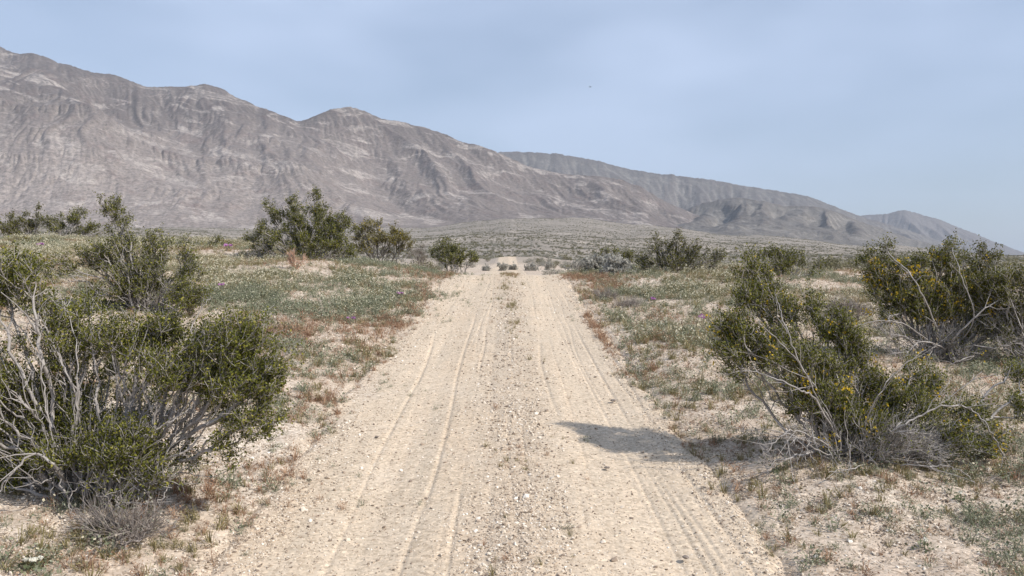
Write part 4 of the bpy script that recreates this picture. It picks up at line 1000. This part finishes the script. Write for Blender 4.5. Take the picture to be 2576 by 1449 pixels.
# ------------------------------------------------------------------ small single things
M_STONE = MT('pale_stone'); M_STONE.color(M_STONE.mix(M_STONE.map(M_STONE.noise(30, 4), .35, .65), (.70, .62, .52), (.52, .44, .36)), .8); M_STONE = M_STONE.m
M_STONED = MT('dark_stone'); M_STONED.color(M_STONED.mix(M_STONED.map(M_STONED.noise(30, 4), .35, .65), (.17, .14, .12), (.28, .23, .19)), .8); M_STONED = M_STONED.m
for i, (px, py, s, dark, lab) in enumerate([
    (1617, 804, .045, 0, 'whitish stone on the bank right of the track, beside a red tuft'), (1543, 1009, .028, 1, 'flat dark pebble on the track just above the bush shadow'),
    (948, 1100, .016, 1, 'small dark pebble on the left wheel track'), (1517, 1365, .016, 0, 'pale pebble near the foot of the picture, right of the centre strip'),
    (1725, 1404, .017, 1, 'dark pebble in the lower part of the right wheel track'), (1533, 868, .03, 1, 'dark stone on the right wheel track below the crest'),
    (1705, 868, .05, 0, 'pale stone in the grey-green herbs right of the track'), (1527, 1178, .018, 1, 'dark sliver of stone on the track below the bush shadow')]):
    x, y, z = hit(px, py)
    o = link('stone', stone_mesh('stone', 200 + i, M_STONED if dark else M_STONE, .2, 2), loc=(x, y, z + s * .15)); o.scale = (s, s * .8, s * .6); o.rotation_euler = (0, 0, i * 1.3)
    prop(o, lab, 'stone')

def flower(name, label, px, py, petal, seed, size=.035, h=.10, cat='wildflower', heads=3):
    rng = np.random.default_rng(seed)
    x, y, z = hit(px, py + h * .6 / hit(px, py)[1] * F)
    root = link(name, None, loc=(x, y, z)); prop(root, label, cat)
    V, q, t, T = blades(rng, 8, h * .8, .002, .05)
    P = np.stack([rng.normal(size=30) * .03, rng.normal(size=30) * .03, rng.uniform(0, .6, 30) * h], 1)
    V2, f2 = quads(P, .02, rng, .6)
    link('stem', np_mesh('stem', V, [q, t], M_GREENL), root); o = link('leaves', np_mesh('leaves', V2, f2, M_GREENL), root)
    for k in range(heads):
        c = np.array([rng.normal() * size * .7, rng.normal() * size * .7, h * rng.uniform(.85, 1.1)])
        A = tubes(np.array([[0, 0, 0.]]), np.array([c * [.3, .3, .5]]), np.array([c]), np.array([.0025]), np.array([.002]), np.array([.0018]), 4)
        n = 22; qn = rng.normal(size=(n, 3)); qn /= np.linalg.norm(qn, axis=1, keepdims=True); qn[:, 2] *= .6
        V3, f3 = quads(c + qn * size * .4, size * .5, rng, .8)
        hd = link('flower_head', np_mesh('flower_head', V3, f3, petal), root)
        link('stalk', np_mesh('stalk', A[0], A[1], M_GREENL), hd)
for i, (px, py, sz, lab) in enumerate([
    (98, 620, .09, 'purple wildflower next to the tiny bright green bush on the left'), (553, 722, .045, 'purple wildflower at the right tip of the spindly bush'),
    (1008, 743, .06, 'purple wildflower among grey-green herbs left of the track'), (885, 806, .04, 'purple wildflower on the red patch left of the track'),
    (1646, 755, .05, 'purple wildflower in the herbs right of the track'), (1770, 803, .045, 'purple wildflower just left of the leaning yellow-flecked bush'),
    (570, 624, .09, 'pinkish wildflower between the thin sprawling bush and the full dark bush')]):
    flower('purple_wildflower', lab, px, py, M_PURP, 300 + i, sz, .09 if py > 700 else .14)
for i, (px, py, sz, lab) in enumerate([
    (67, 1422, .022, 'cream wildflower in the bottom left corner'), (96, 1420, .026, 'cream wildflower pair right beside the bottom left corner one'),
    (1952, 1178, .016, 'white wildflower under the arching bare limbs of the leaning bush'), (2150, 1178, .018, 'white wildflower below the dead twigs of the leaning bush'),
    (2326, 1366, .02, 'white wildflower on open sand near the lower right corner'), (2417, 1248, .02, 'white wildflower under the drooping limb at the right'),
    (382, 1279, .014, 'white wildflower at the root of the nearest bush on the left'), (808, 798, .03, 'white wildflower in the red herbs left of the track')]):
    flower('white_wildflower', lab, px, py, M_WHITE, 330 + i, sz, .05, heads=2)

def bird():
    x, y, z = at_depth(1485, 219, 150)
    root = link('bird', None, loc=(x, y, z)); prop(root, 'tiny dark bird gliding high in the sky above the ridge', 'bird')
    m = MT('bird_feathers'); m.color((.03, .03, .035), .8); m = m.m
    t = np.linspace(0, 1, 9); rad = .055 * np.sin(np.clip(t, .03, .97) * math.pi) ** .7 * (1 - .4 * t) + .004
    an = np.linspace(0, 2 * math.pi, 9)[:-1]
    V = np.array([[(.5 - tt) * .44, r * math.cos(a), r * math.sin(a)] for tt, r in zip(t, rad) for a in an])
    f = np.array([[i * 8 + j, i * 8 + (j + 1) % 8, (i + 1) * 8 + (j + 1) % 8, (i + 1) * 8 + j] for i in range(8) for j in range(8)])
    link('body', np_mesh('body', V, f, m, smooth=True), root)
    for s in (-1, 1):
        V = []; 
        for k in range(6):
            u = k / 5; c = .14 * (1 - .75 * u); zz = .12 * math.sin(u * 2.2)
            xo = .06 - .10 * u * u
            V += [[xo + c * .5, s * (.03 + u * .42), zz + .006], [xo - c * .5, s * (.03 + u * .42), zz + .006], [xo - c * .5, s * (.03 + u * .42), zz - .006], [xo + c * .5, s * (.03 + u * .42), zz - .006]]
        f = [[k * 4 + j, k * 4 + (j + 1) % 4, (k + 1) * 4 + (j + 1) % 4, (k + 1) * 4 + j] for k in range(5) for j in range(4)] + [[0, 1, 2, 3], [20, 21, 22, 23]]
        link('wing', np_mesh('wing', V, np.array(f), m), root)
    V = [[-.2, .02, .004], [-.2, -.02, .004], [-.32, -.06, .004], [-.32, .06, .004], [-.2, .02, -.004], [-.2, -.02, -.004], [-.32, -.06, -.004], [-.32, .06, -.004]]
    link('tail', np_mesh('tail', V, np.array([[0, 1, 2, 3], [7, 6, 5, 4], [0, 4, 5, 1], [1, 5, 6, 2], [2, 6, 7, 3], [3, 7, 4, 0]]), m), root)
    root.rotation_euler = (.3, -.3, .6)
bird()
